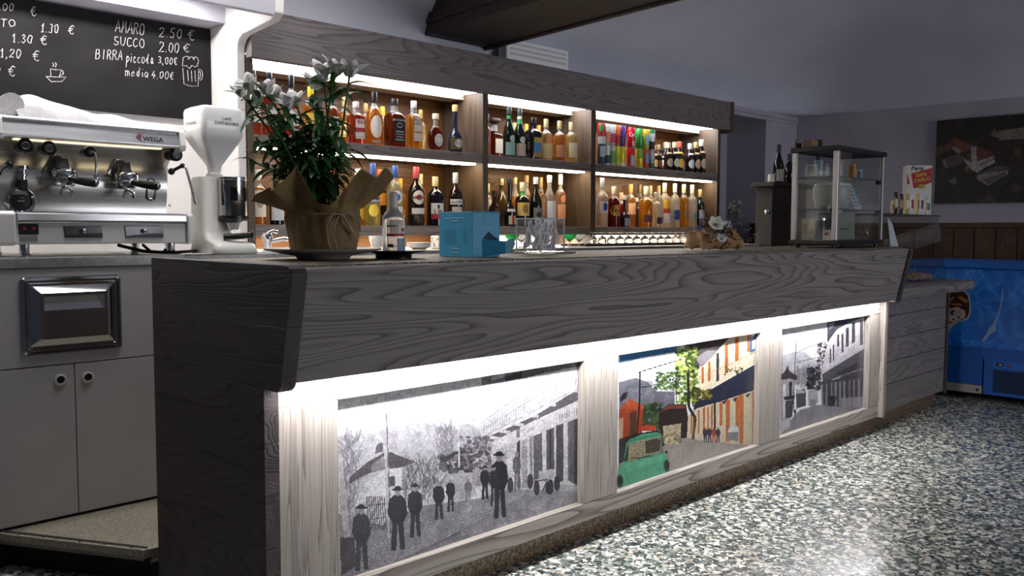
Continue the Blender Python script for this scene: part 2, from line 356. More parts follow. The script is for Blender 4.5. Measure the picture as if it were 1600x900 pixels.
# ceiling beam
dark_beam = wood('#1f110b', '#100704', 'Y', 5., 4.)
b = MB(); dx = .098
def bx(x0, x1, z0, z1): b.prism([(x0, YB, z0), (x1, YB, z0), (x1, YB, z1), (x0, YB, z1)], (-dx*5.2, -5.2, 0))
bx(3.20, 3.68, 2.30, 2.50); bx(3.185, 3.225, 2.36, 2.42); bx(3.66, 3.695, 2.285, 2.315)
struct(b.build('trim_5', dark_beam, bevel=.01))
# air conditioning grille high on the wall, above the shelves
ac = thing('air_conditioner', 'white wall air conditioner above the shelves, right of the dark beam', 'air conditioner', (4.2, 3.86, 2.27))
ax0, ax1 = float(on(1, 3.82, 792, 90)[0]), float(on(1, 3.82, 889, 90)[0]); az0, az1 = float(on(1, 3.82, 840, 98)[2]), float(on(1, 3.82, 840, 69)[2])
MB().box(ax0, ax1, 3.82, 3.90, az0-.02, az1).build('casing', mat('#fbfbfd', .5), ac, bevel=.012)
g = MB()
for k in range(3): g.box(ax0+.03, ax1-.03, 3.814, 3.821, az0+.018+k*.03, az0+.033+k*.03)
g.build('louvre', mat('#d5d6da', .5), ac)

# ================================================================== bar counter
GW, GD = '#867f7c', '#4e4744'
w_x = lambda s, r=7.: wood(GW, GD, 'X', s, r)
w_z = lambda s, r=5.: wood('#a39a92', '#75685d', 'Z', s, r, cross=24., grain=.6)
w_y = lambda s: wood('#423837', '#1f1716', 'Y', s, 7.)
bar = thing('bar_counter', 'long grey wooden bar counter with three framed street photographs on its front', 'bar counter', (3.1, 2.3, 0))
MB().prism([(1.17, 1.93, 1.097), (1.17, 1.962, 1.103), (1.17, 2.014, .80), (1.17, 1.994, .797)], (3.93, 0, 0)).build('fascia', w_x(2.0, 6.5), bar, bevel=.004)
YL = float(on(0, 1.135, 238, 480)[1])
e = MB(); XE = 1.135; T = .045
def sl(pts): e.prism([(XE, p, q) for p, q in pts], (T, 0, 0))
sl([(1.918, 1.085), (1.926, 1.10), (1.942, 1.108), (YL, 1.108), (YL, .9503), (1.948, .9503)])
sl([(1.949, .9497), (YL, .9497), (YL, .7787), (2.06, .779), (2.0, .779), (1.99, .786), (1.982, .795)])
for z0, z1 in ((.629, .778), (.469, .6283), (.344, .4683), (.189, .3433), (0.0, .1883)): sl([(2.07, z0), (2.07, z1), (YL, z1), (YL, z0)])
e.build('end_panel', w_y(4.0), bar, bevel=.0016)
e = MB(); XE = 5.10; T = .045; sl([(1.918, 1.085), (1.926, 1.10), (1.942, 1.108), (2.5, 1.108), (2.5, .12), (2.13, .10), (2.13, .79), (1.992, .786), (1.984, .792)])
e.build('end_panel', w_y(4.6), bar, bevel=.006)
FP = 2.10                                                    # plane of the panelled front
RB0, RB1 = float(on(1, FP, 960, 798)[2]), float(on(1, FP, 960, 771)[2]); TR0 = float(on(1, FP, 529, 625)[2])
ux = lambda u, v: float(on(1, FP, u, v)[0])
MB().box(1.18, 5.20, FP, FP+.045, TR0, .84).build('top_rail', wood('#b3aaa1', '#7a6b5e', 'X', 1., 4.), bar, bevel=.002)
MB().box(1.18, 5.20, FP, FP+.045, RB0, RB1).build('bottom_rail', wood('#a39a92', '#665a50', 'X', 7.2, 5.), bar, bevel=.002)
PX = [(1.18, ux(529, 760)), (ux(912, 680), ux(965, 660)), (ux(1187, 605), ux(1220, 600)), (ux(1358, 560), ux(1373, 560))]
for i, (a, c) in enumerate(PX): MB().box(a, c, FP-.001, FP+.045, RB1+.0005, TR0-.0005).build('post', w_z(1.3+i*2.1), bar, bevel=.002)
MB().box(ux(1374, 560), ux(1374, 560)+.035, FP-.03, FP+.03, RB0-.005, .79).build('pilaster', w_z(9.), bar, bevel=.003)
MB().box(1.18, 5.12, FP+.046, 2.55, RB0, 1.07).build('carcass', mat('#2c2624', .7), bar)
Mpl = granite([(0, '#2e231a'), (.3, '#4a3a2a'), (.6, '#6b563f'), (.85, '#8a7357')], 160.)
MB().box(1.18, 5.24, FP+.06, 2.52, 0, RB0-.001).build('plinth', Mpl, bar, bevel=.002)
MB().box(1.19, 5.08, 2.018, 2.033, .812, .818).build('led_strip', emit('#fbfbff', LED_FRONT), bar)
# far lower counter
low = thing('lower_counter', 'lower grey planked counter beyond the far end of the bar', 'counter', (5.65, 2.3, 0))
p = MB()
for z0, z1 in ((.10, .262), (.265, .40), (.403, .54), (.543, .68), (.683, .80)): p.box(5.25, 6.30, 2.125, 2.155, z0, z1)
p.build('plank_front', wood('#7d7674', '#5d5653', 'X', 5.5, 6.), low, bevel=.003)
MB().box(6.30, 6.325, 2.11, 2.52, .08, .80).build('end_panel', w_y(8.), low, bevel=.004)
MB().box(5.25, 6.295, 2.16, 2.5, .11, .80).build('carcass', mat('#3a3432', .7), low)
MB().prism([(5.15, 2.0, .80), (5.15, 1.985, .815), (5.15, 1.985, .85), (5.15, 2.0, .866), (5.15, 2.56, .866), (5.15, 2.56, .80)], (1.276, 0, 0)).build('worktop', w_x(6.5), low, bevel=.012)
MB().box(5.25, 6.25, FP+.07, 2.5, 0, .099).build('plinth', Mpl, low, bevel=.002)
# granite slab on the bar
gr = granite([(0, '#17110e'), (.25, '#332a23'), (.5, '#55483c'), (.75, '#74644f'), (.92, '#a89880')], 190., .5)
s_ = MB().box(1.172, 5.098, 1.965, 2.58, 1.072, 1.106).build('granite_top', gr, bevel=.004, loc=(3.1, 2.3, 1.072))
tag(s_, 'speckled brown granite slab lying on the long bar counter', 'countertop')

# ------------------------------------------------------------------ the three prints behind the bar's frame
M_print = col_attr('Col', .28)
q = Paint(1, FP+.030, PX[0][1]-.01, PX[1][0]+.01, RB1-.01, TR0+.01, 460, 240, (226, 224, 226))
q.src(520, 560, 2.647)
q.poly([(20, 320), (110, 318), (210, 295), (300, 268), (380, 264), (440, 285), (560, 270), (700, 330), (700, 520), (20, 560)], (186, 183, 188), 1, .03)
q.twigs(240, (30, 330, 110, 700), (20, 70), (110, 106, 112), 1.1, .5).twigs(160, (300, 440, 440, 600), (20, 60), (70, 68, 74), 1.2, .6)
q.poly([(20, 640), (200, 690), (360, 610), (600, 580), (800, 520), (1020, 430), (1060, 820), (20, 1010)], (150, 147, 153), 1, .12)
q.poly([(110, 600), (130, 520), (215, 460), (285, 440), (284, 560), (220, 640), (140, 680)], (216, 213, 214), 1, .05)
q.poly([(65, 520), (70, 490), (150, 425), (215, 388), (240, 388), (335, 425), (330, 435), (283, 450), (210, 462), (150, 475), (100, 500)], (78, 74, 78), 1, .25)
q.poly([(160, 440), (215, 400), (215, 462), (160, 468)], (150, 146, 150), .8).poly([(175, 395), (180, 360), (205, 345), (208, 385)], (92, 88, 92), 1, .2)
q.poly([(228, 490), (258, 486), (258, 528), (228, 530)], (84, 80, 86))
q.blobs(90, (440, 400, 590, 470), (5, 16), [(70, 66, 72), (110, 106, 112), (40, 38, 44)], .8).twigs(150, (430, 290, 500, 420), (15, 60), (120, 116, 122), 1.2, .6)
q.poly([(440, 425), (500, 385), (590, 375), (590, 390), (505, 400), (470, 430)], (60, 57, 62), 1, .2)
q.poly([(470, 490), (590, 470), (590, 570), (500, 590), (470, 560)], (188, 185, 188), 1, .05)
for k in range(9): q.line([(140+k*9, 570), (150+k*9, 710)], 3, (70, 66, 72), .8)
q.line([(140, 610), (225, 600)], 3, (80, 76, 80)).line([(140, 670), (225, 655)], 3, (80, 76, 80))
q.poly([(30, 740), (90, 740), (95, 860), (35, 900)], (62, 58, 62), .9, .2)
for k in range(13): q.line([(150+k*26, 890-k*6), (420+k*30, 770-k*16), (900+k*6, 560-k*9)], 4, (104, 100, 106), .55)
for k in range(6): q.line([(100+k*50, 960-k*14), (700+k*30, 710-k*12)], 3, (96, 92, 98), .6)
q.line([(216, 225), (234, 740)], 11, (190, 187, 190)).line([(222, 225), (240, 740)], 3, (110, 106, 110)).line([(25, 400), (60, 740)], 15, (186, 182, 186)).line([(520, 280), (522, 450)], 5, (214, 212, 214))
q.person(268, 530, 795, (42, 40, 44), wide=1.1).person(340, 518, 742, (46, 43, 47), wide=1.0).person(438, 505, 668, (48, 45, 50), hat=False, wide=1.1).person(487, 495, 635, (48, 45, 50), hat=False, wide=1.0)
q.person(560, 497, 597, (120, 116, 120), hat=False, wide=1.1).person(118, 605, 880, (62, 59, 63), wide=1.0)
q.src(720, 560, 3.46)
q.poly([(70, 470), (120, 440), (160, 450), (165, 640), (110, 690), (60, 690)], (166, 162, 166), 1, .15).blobs(120, (0, 420, 160, 600), (5, 16), [(90, 86, 92), (60, 57, 62), (140, 136, 142)], .7)
q.poly([(168, 450), (320, 380), (660, 215), (660, 720), (350, 710), (165, 700)], (214, 211, 213), 1, .03)
q.poly([(110, 440), (400, 310), (660, 150), (660, 215), (400, 335), (170, 450)], (92, 88, 93), 1, .28)
q.poly([(105, 350), (330, 175), (470, 75), (660, 10), (660, 145), (400, 300), (108, 430)], (212, 210, 212), 1, .05)
for k in range(44): q.line([(112+k*12.4, 345-k*7.6), (112+k*12.4, 430-k*6.6)], 1.4, (158, 154, 160), .7)
for t in (0, .5, 1.0): q.line([(108, 350+80*t), (660, -40+190*t)], 3, (110, 107, 112), .8)
q.poly([(112, 100), (330, 45), (660, -10), (660, 40), (470, 75), (330, 110), (115, 145)], (96, 93, 97), .9, .25).poly([(240, 100), (330, 70), (330, 105), (240, 125)], (48, 45, 50))
q.poly([(165, 100), (240, 80), (238, 100), (168, 120)], (190, 187, 190)).twigs(50, (120, 120, 260, 260), (8, 40), (150, 146, 152), 1, .5)
for (a, c, L) in ((430, 245, 85), (335, 305, 85), (265, 352, 75), (207, 392, 60), (158, 425, 50), (560, 170, 90)): q.line([(a, c), (a+L, c+9)], 15, (206, 203, 205))
for pts, col in (([(300, 385), (318, 375), (318, 425), (300, 430)], 120), ([(303, 455), (320, 440), (322, 700), (305, 700)], 70), ([(328, 445), (358, 432), (358, 700), (330, 705)], 168), ([(392, 420), (440, 400), (440, 640), (394, 660)], 104), ([(372, 425), (388, 420), (388, 650), (374, 660)], 150),
                 ([(462, 390), (505, 372), (505, 600), (464, 610)], 96), ([(480, 390), (488, 386), (488, 600), (480, 605)], 40), ([(515, 365), (555, 350), (555, 660), (516, 680)], 84), ([(578, 345), (640, 320), (640, 690), (580, 660)], 110), ([(612, 335), (640, 325), (640, 690), (614, 680)], 66), ([(185, 500), (250, 475), (250, 640), (190, 660)], 188)):
    q.poly(pts, (col, col-3, col+2), 1, .15)
for k in range(9): q.line([(535+k*13, 335-k*4.6), (535+k*13, 300-k*4.8)], 4 if k != 5 else 0.1, (110, 106, 112), .8).line([(533+k*13, 318-k*4.7), (541+k*13, 316-k*4.7)], 3, (120, 116, 122), .6)
for k in range(4): q.line([(365+k*10, 400-k*4), (365+k*10, 378-k*4)], 3.5, (150, 147, 152), .9)
q.poly([(360, 720), (560, 680), (640, 690), (660, 800), (300, 900), (0, 960), (0, 820)], (166, 163, 167), .7, .1)
for k in range(8): q.line([(0, 880+k*18), (230, 800+k*12), (520, 705+k*14)], 4, (104, 101, 106), .65)
q.person(210, 505, 865, (36, 34, 38), wide=.9, lean=-3).person(130, 580, 765, (46, 44, 48)).person(178, 575, 800, (58, 55, 60), wide=.8).person(303, 500, 715, (116, 112, 118), hat=False, wide=.75).person(40, 650, 780, (140, 136, 142), hat=False, wide=1.2)
q.poly([(422, 610), (500, 597), (498, 640), (465, 662), (422, 650)], (196, 192, 194)).oval((470, 700), 14, 32, (60, 57, 62)).line([(395, 665), (470, 655), (440, 720)], 7, (84, 81, 86))
for x, y0 in ((375, 630), (410, 665), (485, 660), (520, 640), (268, 650)): q.oval((x, y0+35), 17, 42, (52, 49, 54), .9, .2)
q.grain(.10).mesh('photo_print', bar, .008, m=M_print, gain=.70)['label'] = 'black and white print of men standing in an old street'

q = Paint(1, FP+.030, PX[1][1]-.01, PX[2][0]+.01, RB1-.01, TR0+.01, 420, 210, (222, 232, 242))
q.src(955, 510, 3.335)
q.poly([(40, 150), (345, 95), (350, 130), (230, 150), (50, 185)], (62, 118, 172), 1, .04).poly([(45, 185), (200, 155), (350, 135), (340, 300), (42, 300)], (228, 236, 244)).poly([(45, 180), (120, 170), (60, 260), (44, 260)], (150, 196, 232), .8)
q.poly([(40, 290), (130, 268), (190, 290), (240, 340), (330, 340), (330, 520), (40, 520)], (112, 110, 124), 1, .08).blobs(80, (60, 300, 330, 420), (8, 26), [(100, 98, 112), (128, 124, 132), (86, 96, 92)], .5)
q.blobs(110, (165, 400, 260, 530), (6, 18), [(46, 66, 40), (70, 92, 54), (34, 48, 34)])
q.poly([(395, 240), (470, 200), (560, 130), (620, 55), (770, 30), (770, 180), (620, 260), (525, 320), (400, 380)], (216, 204, 178), 1, .03)
q.poly([(385, 100), (500, 75), (620, 55), (560, 120), (490, 175), (430, 240), (385, 260)], (70, 62, 62), 1, .15).poly([(440, 165), (500, 125), (560, 125), (470, 215)], (128, 124, 126))
q.line([(525, 318), (640, 255), (765, 180)], 9, (220, 208, 188))
for a, c, w_, h_ in ((470, 215, 13, 85), (505, 185, 13, 105), (592, 95, 17, 150), (645, 60, 20, 125), (548, 140, 14, 150), (708, 45, 22, 90)): q.poly([(a, c), (a+w_, c-5), (a+w_, c+h_-8), (a, c+h_)], (176, 98, 48) if a != 548 else (54, 58, 62), 1, .1)
for k in range(26): q.line([(460+k*11, 315-k*6.2), (460+k*11, 265-k*5.2)], 1.6, (176, 120, 90), .7)
q.line([(460, 265), (760, 130)], 3, (180, 120, 84), .8).blobs(26, (590, 215, 690, 255), (4, 9), [(70, 88, 46), (120, 84, 50)])
q.poly([(430, 400), (525, 325), (765, 188), (765, 330), (560, 400), (430, 470)], (40, 44, 62), 1, .12).poly([(700, 290), (740, 275), (740, 320), (700, 330)], (54, 58, 78))
q.poly([(395, 470), (450, 425), (560, 395), (765, 325), (765, 620), (400, 600)], (206, 192, 164), 1, .04)
for a, c, w_, h_ in ((478, 425, 12, 125), (452, 440, 9, 120), (500, 422, 9, 120), (520, 415, 10, 125), (565, 400, 16, 115), (597, 385, 22, 215), (648, 370, 20, 150), (668, 360, 22, 250), (735, 340, 22, 270), (415, 450, 8, 110)):
    q.poly([(a, c), (a+w_, c-6), (a+w_-2, c+h_), (a, c+h_+3)], (192, 112, 60), 1, .06)
    for k in range(int(h_/9)): q.line([(a+1, c+5+k*9), (a+w_-1, c+2+k*9)], 1.6, (150, 84, 44), .6)
q.line([(540, 385), (540, 540)], 14, (34, 34, 42))
for a, c in ((590, 385), (645, 372), (712, 350)): q.poly([(a-14, c+8), (a+14, c-4), (a, c+22)], (44, 44, 48))
q.poly([(608, 520), (662, 515), (662, 600), (608, 590)], (128, 126, 128)).poly([(618, 520), (655, 518), (668, 550), (606, 552)], (206, 206, 206))
q.poly([(725, 60), (768, 40), (765, 130), (723, 150)], (36, 88, 150)).poly([(735, 75), (762, 62), (760, 108), (734, 120)], (206, 220, 232)).line([(722, 143), (766, 122)], 7, (216, 196, 40))
q.poly([(265, 590), (400, 580), (470, 595), (760, 622), (760, 640), (20, 880), (40, 700)], (158, 148, 140), 1, .06).poly([(290, 640), (560, 610), (660, 640), (320, 740)], (172, 164, 158), .6)
q.poly([(42, 435), (90, 380), (165, 410), (165, 450), (160, 560), (40, 640)], (146, 62, 34), 1, .06).poly([(42, 430), (95, 377), (170, 412), (168, 430)], (178, 84, 44), 1, .1).poly([(98, 450), (130, 440), (128, 560), (98, 565)], (74, 50, 30)).poly([(40, 480), (64, 475), (60, 580), (40, 590)], (190, 150, 120))
for k in range(9): q.line([(60+k*11, 410-abs(4-k)*3), (56+k*12, 432)], 2.5, (110, 50, 30), .7)
q.poly([(45, 375), (60, 350), (85, 338), (80, 372), (50, 395)], (40, 36, 38), 1, .2).poly([(155, 520), (190, 512), (235, 522), (230, 545), (155, 545)], (186, 64, 30))
q.poly([(245, 520), (250, 440), (300, 405), (390, 405), (400, 470), (395, 580), (270, 600)], (44, 34, 32), 1, .2).poly([(250, 450), (300, 408), (385, 410), (385, 428), (300, 430)], (112, 58, 42), 1, .15)
q.poly([(270, 520), (365, 505), (360, 605), (275, 612)], (176, 160, 134), 1, .2).blobs(60, (275, 560, 360, 610), (4, 12), [(196, 182, 150), (150, 132, 100), (110, 96, 66)])
q.poly([(40, 590), (120, 560), (250, 540), (280, 620), (70, 700), (40, 720)], (34, 28, 30), .9, .2)
q.line([(150, 240), (148, 400), (132, 570)], 9, (26, 22, 28)).line([(142, 240), (330, 182), (440, 158)], 6, (28, 26, 34)).line([(155, 318), (260, 300), (340, 290)], 5, (30, 30, 34))
q.blobs(260, (340, 110, 450, 400), (5, 15), [(58, 82, 34), (96, 124, 46), (150, 170, 72), (34, 50, 28), (190, 202, 120)], .85).blobs(140, (230, 240, 350, 330), (3, 11), [(62, 92, 40), (110, 140, 66), (46, 60, 40)], .85).blobs(90, (420, 330, 520, 380), (4, 12), [(96, 92, 40), (140, 130, 56), (60, 62, 34)])
q.line([(400, 240), (405, 420), (440, 480), (425, 590)], 18, (44, 34, 28)).line([(432, 470), (430, 590)], 16, (112, 76, 50)).line([(335, 240), (340, 400)], 5, (40, 36, 30)).line([(430, 300), (425, 420)], 7, (44, 36, 30))
for x in (490, 512, 535, 556): q.person(x, 525, 605, (60, 56, 76) if x != 535 else (190, 74, 40), (120, 90, 80), hat=False, wide=1.2)
car = (86, 168, 132)
q.poly([(38, 745), (65, 700), (80, 610), (100, 590), (160, 562), (240, 552), (262, 562), (270, 650), (300, 690), (306, 760), (295, 770), (36, 858)], car, 1, .02)
q.poly([(75, 610), (100, 585), (245, 556), (262, 566), (262, 574), (245, 570), (100, 602), (78, 618)], (58, 140, 104))
q.poly([(66, 700), (88, 612), (240, 574), (262, 580), (262, 655), (100, 705)], (150, 140, 112), 1, .2).poly([(176, 600), (240, 582), (256, 590), (256, 650), (180, 665)], (58, 46, 42), .85, .2).poly([(66, 702), (84, 625), (92, 625), (86, 700)], (48, 40, 36))
q.line([(90, 610), (70, 705)], 5, (40, 60, 50)).line([(258, 575), (266, 655)], 5, (40, 60, 50)).line([(66, 704), (268, 655)], 5, (52, 112, 86)).line([(125, 692), (180, 680), (215, 676)], 5, (40, 40, 40)).line([(85, 690), (130, 680)], 4, (60, 56, 50))
q.poly([(60, 720), (270, 670), (262, 700), (90, 760)], (106, 190, 152), .6).line([(75, 770), (100, 826)], 3, (60, 130, 98))
q.oval((46, 806), 19, 36, (44, 110, 84)).oval((45, 806), 14, 28, (26, 26, 28)).oval((288, 726), 18, 34, (50, 120, 92)).oval((290, 727), 14, 27, (40, 26, 28)).oval((288, 655), 7, 10, (40, 36, 36))
q.poly([(34, 846), (300, 757), (306, 772), (34, 866)], (44, 44, 60))
q.grain(.05).mesh('photo_print', bar, .008, m=M_print, gain=.70)['label'] = 'colour print of a street with a green car'

q = Paint(1, FP+.030, PX[2][1]-.01, PX[3][0]+.01, RB1-.01, TR0+.01, 400, 200, (222, 220, 222))
q.src(1205, 480, 4.286)
q.poly([(70, 320), (160, 300), (220, 300), (280, 345), (330, 360), (330, 520), (60, 520)], (176, 173, 178), 1, .03).twigs(160, (165, 420, 270, 560), (20, 70), (96, 92, 98), 2, .6)
q.poly([(60, 860), (110, 780), (190, 690), (300, 655), (370, 655), (620, 680), (620, 690), (60, 880)], (128, 124, 130), 1, .07).poly([(330, 662), (420, 670), (540, 690), (250, 790)], (142, 139, 144), .7)
q.poly([(60, 490), (62, 460), (95, 425), (110, 385), (118, 420), (165, 455), (175, 480), (150, 500), (150, 600), (130, 760), (66, 770)], (150, 147, 151), 1, .1)
q.poly([(60, 490), (66, 450), (115, 422), (175, 462), (172, 490), (125, 478)], (62, 58, 64), 1, .2).poly([(72, 455), (95, 425), (112, 384), (118, 425)], (40, 38, 42)).poly([(78, 520), (98, 515), (96, 740), (78, 745)], (206, 203, 205)).poly([(120, 500), (140, 500), (136, 600), (120, 600)], (52, 50, 56)).poly([(85, 600), (158, 590), (156, 616), (86, 622)], (46, 44, 50)).poly([(95, 630), (150, 620), (140, 735), (95, 745)], (70, 66, 72), 1, .2).poly([(66, 760), (128, 742), (126, 800), (66, 835)], (186, 183, 186)).line([(70, 700), (66, 860)], 7, (50, 48, 52))
q.poly([(165, 560), (225, 545), (232, 570), (232, 660), (170, 680)], (76, 72, 78), 1, .2).poly([(165, 545), (225, 560), (228, 575), (165, 580)], (170, 167, 170)).poly([(248, 560), (310, 545), (315, 640), (250, 665)], (160, 156, 161), 1, .08).poly([(262, 620), (296, 612), (298, 660), (262, 665)], (130, 127, 132))
q.blobs(150, (245, 400, 330, 550), (6, 16), [(52, 49, 54), (84, 80, 86), (34, 32, 36)]).blobs(170, (310, 240, 390, 440), (4, 12), [(60, 57, 62), (110, 106, 112), (40, 38, 42), (170, 166, 170)], .8)
q.poly([(330, 480), (375, 250), (440, 150), (520, 80), (640, 55), (640, 265), (520, 340), (390, 420)], (188, 185, 189), 1, .04)
q.poly([(375, 100), (450, 85), (640, 50), (640, 62), (520, 105), (440, 150), (375, 240)], (64, 60, 66), 1, .2).poly([(385, 110), (425, 100), (415, 130), (390, 150)], (150, 147, 151))
for a, c, w_, h_ in ((442, 185, 13, 85), (470, 180, 14, 130), (500, 140, 20, 130), (540, 105, 22, 140), (594, 70, 22, 190), (412, 255, 10, 110), (392, 280, 10, 100), (622, 65, 14, 190)): q.poly([(a, c), (a+w_, c-6), (a+w_, c+h_-12), (a, c+h_)], (66, 62, 68), 1, .12)
for k in range(24): q.line([(395+k*10, 400-k*5.6), (395+k*10, 335-k*5.2)], 1.6, (110, 106, 112), .7)
q.line([(380, 345), (640, 150)], 4, (120, 117, 122)).line([(340, 440), (400, 405), (636, 258)], 7, (150, 147, 151))
q.poly([(340, 450), (400, 412), (636, 268), (636, 420), (460, 470), (345, 500)], (80, 77, 82), 1, .12).poly([(440, 440), (590, 365), (590, 410), (440, 460)], (58, 55, 60), 1, .15).line([(440, 470), (625, 408)], 7, (146, 143, 147))
q.poly([(335, 500), (440, 478), (625, 415), (625, 680), (340, 655)], (72, 69, 74), 1, .15)
for a, w_ in ((335, 12), (365, 10), (400, 9), (425, 13), (455, 12), (482, 14), (520, 9), (548, 12), (580, 14)): q.poly([(a, 520-(a-335)*.16), (a+w_, 516-(a-335)*.16), (a+w_, 655+(a-335)*.06), (a, 655+(a-335)*.06)], (146, 143, 148), .85, .08)
q.poly([(470, 610), (610, 600), (615, 675), (470, 668)], (164, 161, 165), .8)
for x in (515, 530, 545): q.line([(x, 610), (x-3, 690)], 5, (56, 53, 58))
q.poly([(380, 600), (440, 600), (420, 665), (385, 660)], (50, 48, 52), .8, .2)
q.line([(168, 240), (156, 420), (150, 700)], 9, (58, 55, 60)).line([(158, 310), (260, 262), (360, 232)], 5, (66, 63, 68)).line([(160, 372), (240, 352), (340, 328)], 5, (60, 57, 62)).line([(165, 345), (200, 372)], 4, (60, 57, 62)).line([(76, 230), (70, 480)], 5, (84, 80, 86))
q.person(160, 680, 740, (60, 57, 62)).person(412, 580, 660, (40, 38, 42), hat=False, wide=1.3)
q.grain(.07).mesh('photo_print', bar, .008, m=M_print, gain=.70)['label'] = 'black and white print of an empty street with balconies'

# ================================================================== shelves behind the bar
CX0, CX1, CY0, CY1 = 2.05, 6.19, 3.85, 4.24
SH1, SH2, STH = 1.650, 1.219, .055
cab = thing('back_bar_shelves', 'lit wooden bottle shelves with three bays along the back wall', 'shelf unit', ((CX0+CX1)/2, CY0, 1.09))
wc = wood('#81797a', '#5d5553', 'X', 3.3, 6.5); wd = wood('#5c5049', '#3c332e', 'Z', 4., 5.)
MB().box(CX0, CX1+.06, CY0-.05, CY0, 2.004, 2.228).build('cornice', wc, cab, bevel=.003)
MB().box(CX1+.06, CX1+.1, CY0-.06, CY0+.1, 1.985, 2.232).build('cornice_end', wd, cab, bevel=.004)
MB().box(CX0, CX1+.06, CY0, CY1, 2.03, 2.22).build('top_panel', wood('#a0917f', '#7d6d5c', 'X', 6.3, 5.), cab)
DV = [(CX0, CX0+.035), (3.575, 3.62), (4.575, 4.625), (CX1-.04, CX1)]
for a, c in DV: MB().box(a, c, CY0, CY1-.01, 1.09, 2.02).build('divider', wood('#5b4a3a', '#453627', 'Z', a, 3., grain=.2), cab, bevel=.002)
MB().box(CX0, CX1, CY1-.01, CY1+.02, 1.09, 2.03).build('back_panel', wood('#7c5022', '#6c441c', 'X', 1.1, 3., rough=.32), cab)
for i in range(3):
    a, c = DV[i][1]+.001, DV[i+1][0]-.001
    for z, s0 in ((SH1, 1), (SH2, 2)): MB().box(a, c, CY0+.005, CY1-.012, z-STH, z).build('shelf', wood('#857a75', '#5f5550', 'X', i*1.7+s0*3.1, 5.), cab, bevel=.002)
    MB().box(a+.02, c-.02, CY0+.015, CY0+.165, 2.012, 2.024).build('led_panel', emit('#f6f8ff', LED_TOP), cab)
    MB().box(a, c, CY0+.17, CY0+.30, 1.985, 2.025).build('soffit', wood('#b5a08c', '#927c68', 'X', 2.+i, 4.), cab)
    MB().box(a+.02, c-.03, CY0+.03, CY0+.10, SH1-STH-.010, SH1-STH-.001).build('led_strip', emit('#ffeccb', LED_SHELF), cab)
    MB().box(a+.02, c-.03, CY0+.16, CY0+.20, SH2-STH-.0014, SH2-STH-.0002).build('led_strip', emit('#ffe2b8' if i == 0 else '#fff6ea', LED_LOW*(1. if i == 0 else 1.8)), cab)
    if i: MB().box(a, c, CY1-.03, CY1-.012, 1.0955, SH2-STH-.001).build('bright_backing', mat('#e6e2da', .4), cab)  # white backing added so the gap under the shelves looks brightly lit

# ================================================================== coffee corner
def Wp(y, u, v): return on(1, y, u, v)
def xz(y, u, v): p = on(1, y, u, v); return float(p[0]), float(p[2])
M_cabw = noisy('#c9c4c4', '#d2cdcc', 2.5, .45, .0); M_steel = noisy('#cfced0', '#e2e2e5', 6., .34, .0, metal=1., stretch=(1, 1, 30)); M_chrome = mat('#e6e6ea', .06, 1.); M_black = mat('#141415', .35); M_matb = mat('#0c0c0d', .6)
M_enam = mat('#e9e6e1', .3, coat=.3)
cabn = thing('counter_cabinet', 'white laminate cabinet with two doors under the coffee machine', 'cabinet', (0.9, 3.75, .13))
b = MB().box(.1, 1.62, 3.415, 4.1, .135, 1.055).box(.1, 1.62, 3.398, 3.415, .7045, 1.055)
b.build('body', M_cabw, cabn, bevel=.002)
xs = xz(3.4, 118, 640)[0]
for a, c, s0 in ((xs-.50, xs-.0018, -1), (xs+.0018, xs+.50, 1)):
    d = MB().box(a, c, 3.397, 3.414, .142, .7005).build('door', M_cabw, cabn, bevel=.0015)
    kx, kz = xz(3.397, 94 if s0 < 0 else 137, 593 if s0 < 0 else 589)
    k = MB().lathe([(.020, 0), (.0215, .003), (.0205, .008), (.0155, .010), (.0135, .006)], (kx, 3.397, kz), 24, ax=(0, -1, 0), mi=0)
    k.lathe([(.0136, .001), (.0132, .0075), (.011, .009), (.001, .0095)], (kx, 3.397, kz), 20, ax=(0, -1, 0), mi=1)
    d['_o'] = cabn['_o']; ko = k.build('knob', [mat('#efecea', .3), M_black], d, smooth=40)
# knock-out drawer of pressed steel in the cabinet front
pts = [xz(3.397, *p) for p in ((30, 432), (188, 430), (190, 545), (33, 556))]
x0 = (pts[0][0]+pts[3][0])/2; x1 = (pts[1][0]+pts[2][0])/2; z1 = (pts[0][1]+pts[1][1])/2; z0 = (pts[2][1]+pts[3][1])/2
def rrect(x0, x1, z0, z1, r, y, n=6):
    o = []
    for cx, cz, a0 in ((x1-r, z1-r, 0), (x0+r, z1-r, PI/2), (x0+r, z0+r, PI), (x1-r, z0+r, 1.5*PI)):
        for i in range(n+1): a = a0+PI/2*i/n; o.append((cx+r*math.cos(a), y, cz+r*math.sin(a)))
    return o
def rings(mb, loops, mi=None, cap=True):
    n = len(loops[0]); vsl = [p for l in loops for p in l]
    fs = [(j*n+i, j*n+(i+1) % n, (j+1)*n+(i+1) % n, (j+1)*n+i) for j in range(len(loops)-1) for i in range(n)]
    if cap: fs.append(tuple((len(loops)-1)*n+i for i in range(n)))
    return mb.add(vsl, fs, mi)
dr = MB(); I = lambda d, y, r: rrect(x0+d, x1-d, z0+d, z1-d, r, y)
rings(dr, [I(0, 3.397, .016), I(0, 3.391, .016), I(.004, 3.386, .013), I(.012, 3.384, .011), I(.014, 3.392, .010), I(.018, 3.393, .010), I(.020, 3.385, .009), I(.025, 3.384, .008), I(.028, 3.39, .008), I(.032, 3.388, .008), I(.058, 3.366, .006)], cap=False)
fx0, fx1, fz0, fz1 = x0+.058, x1-.058, z0+.058, z1-.058
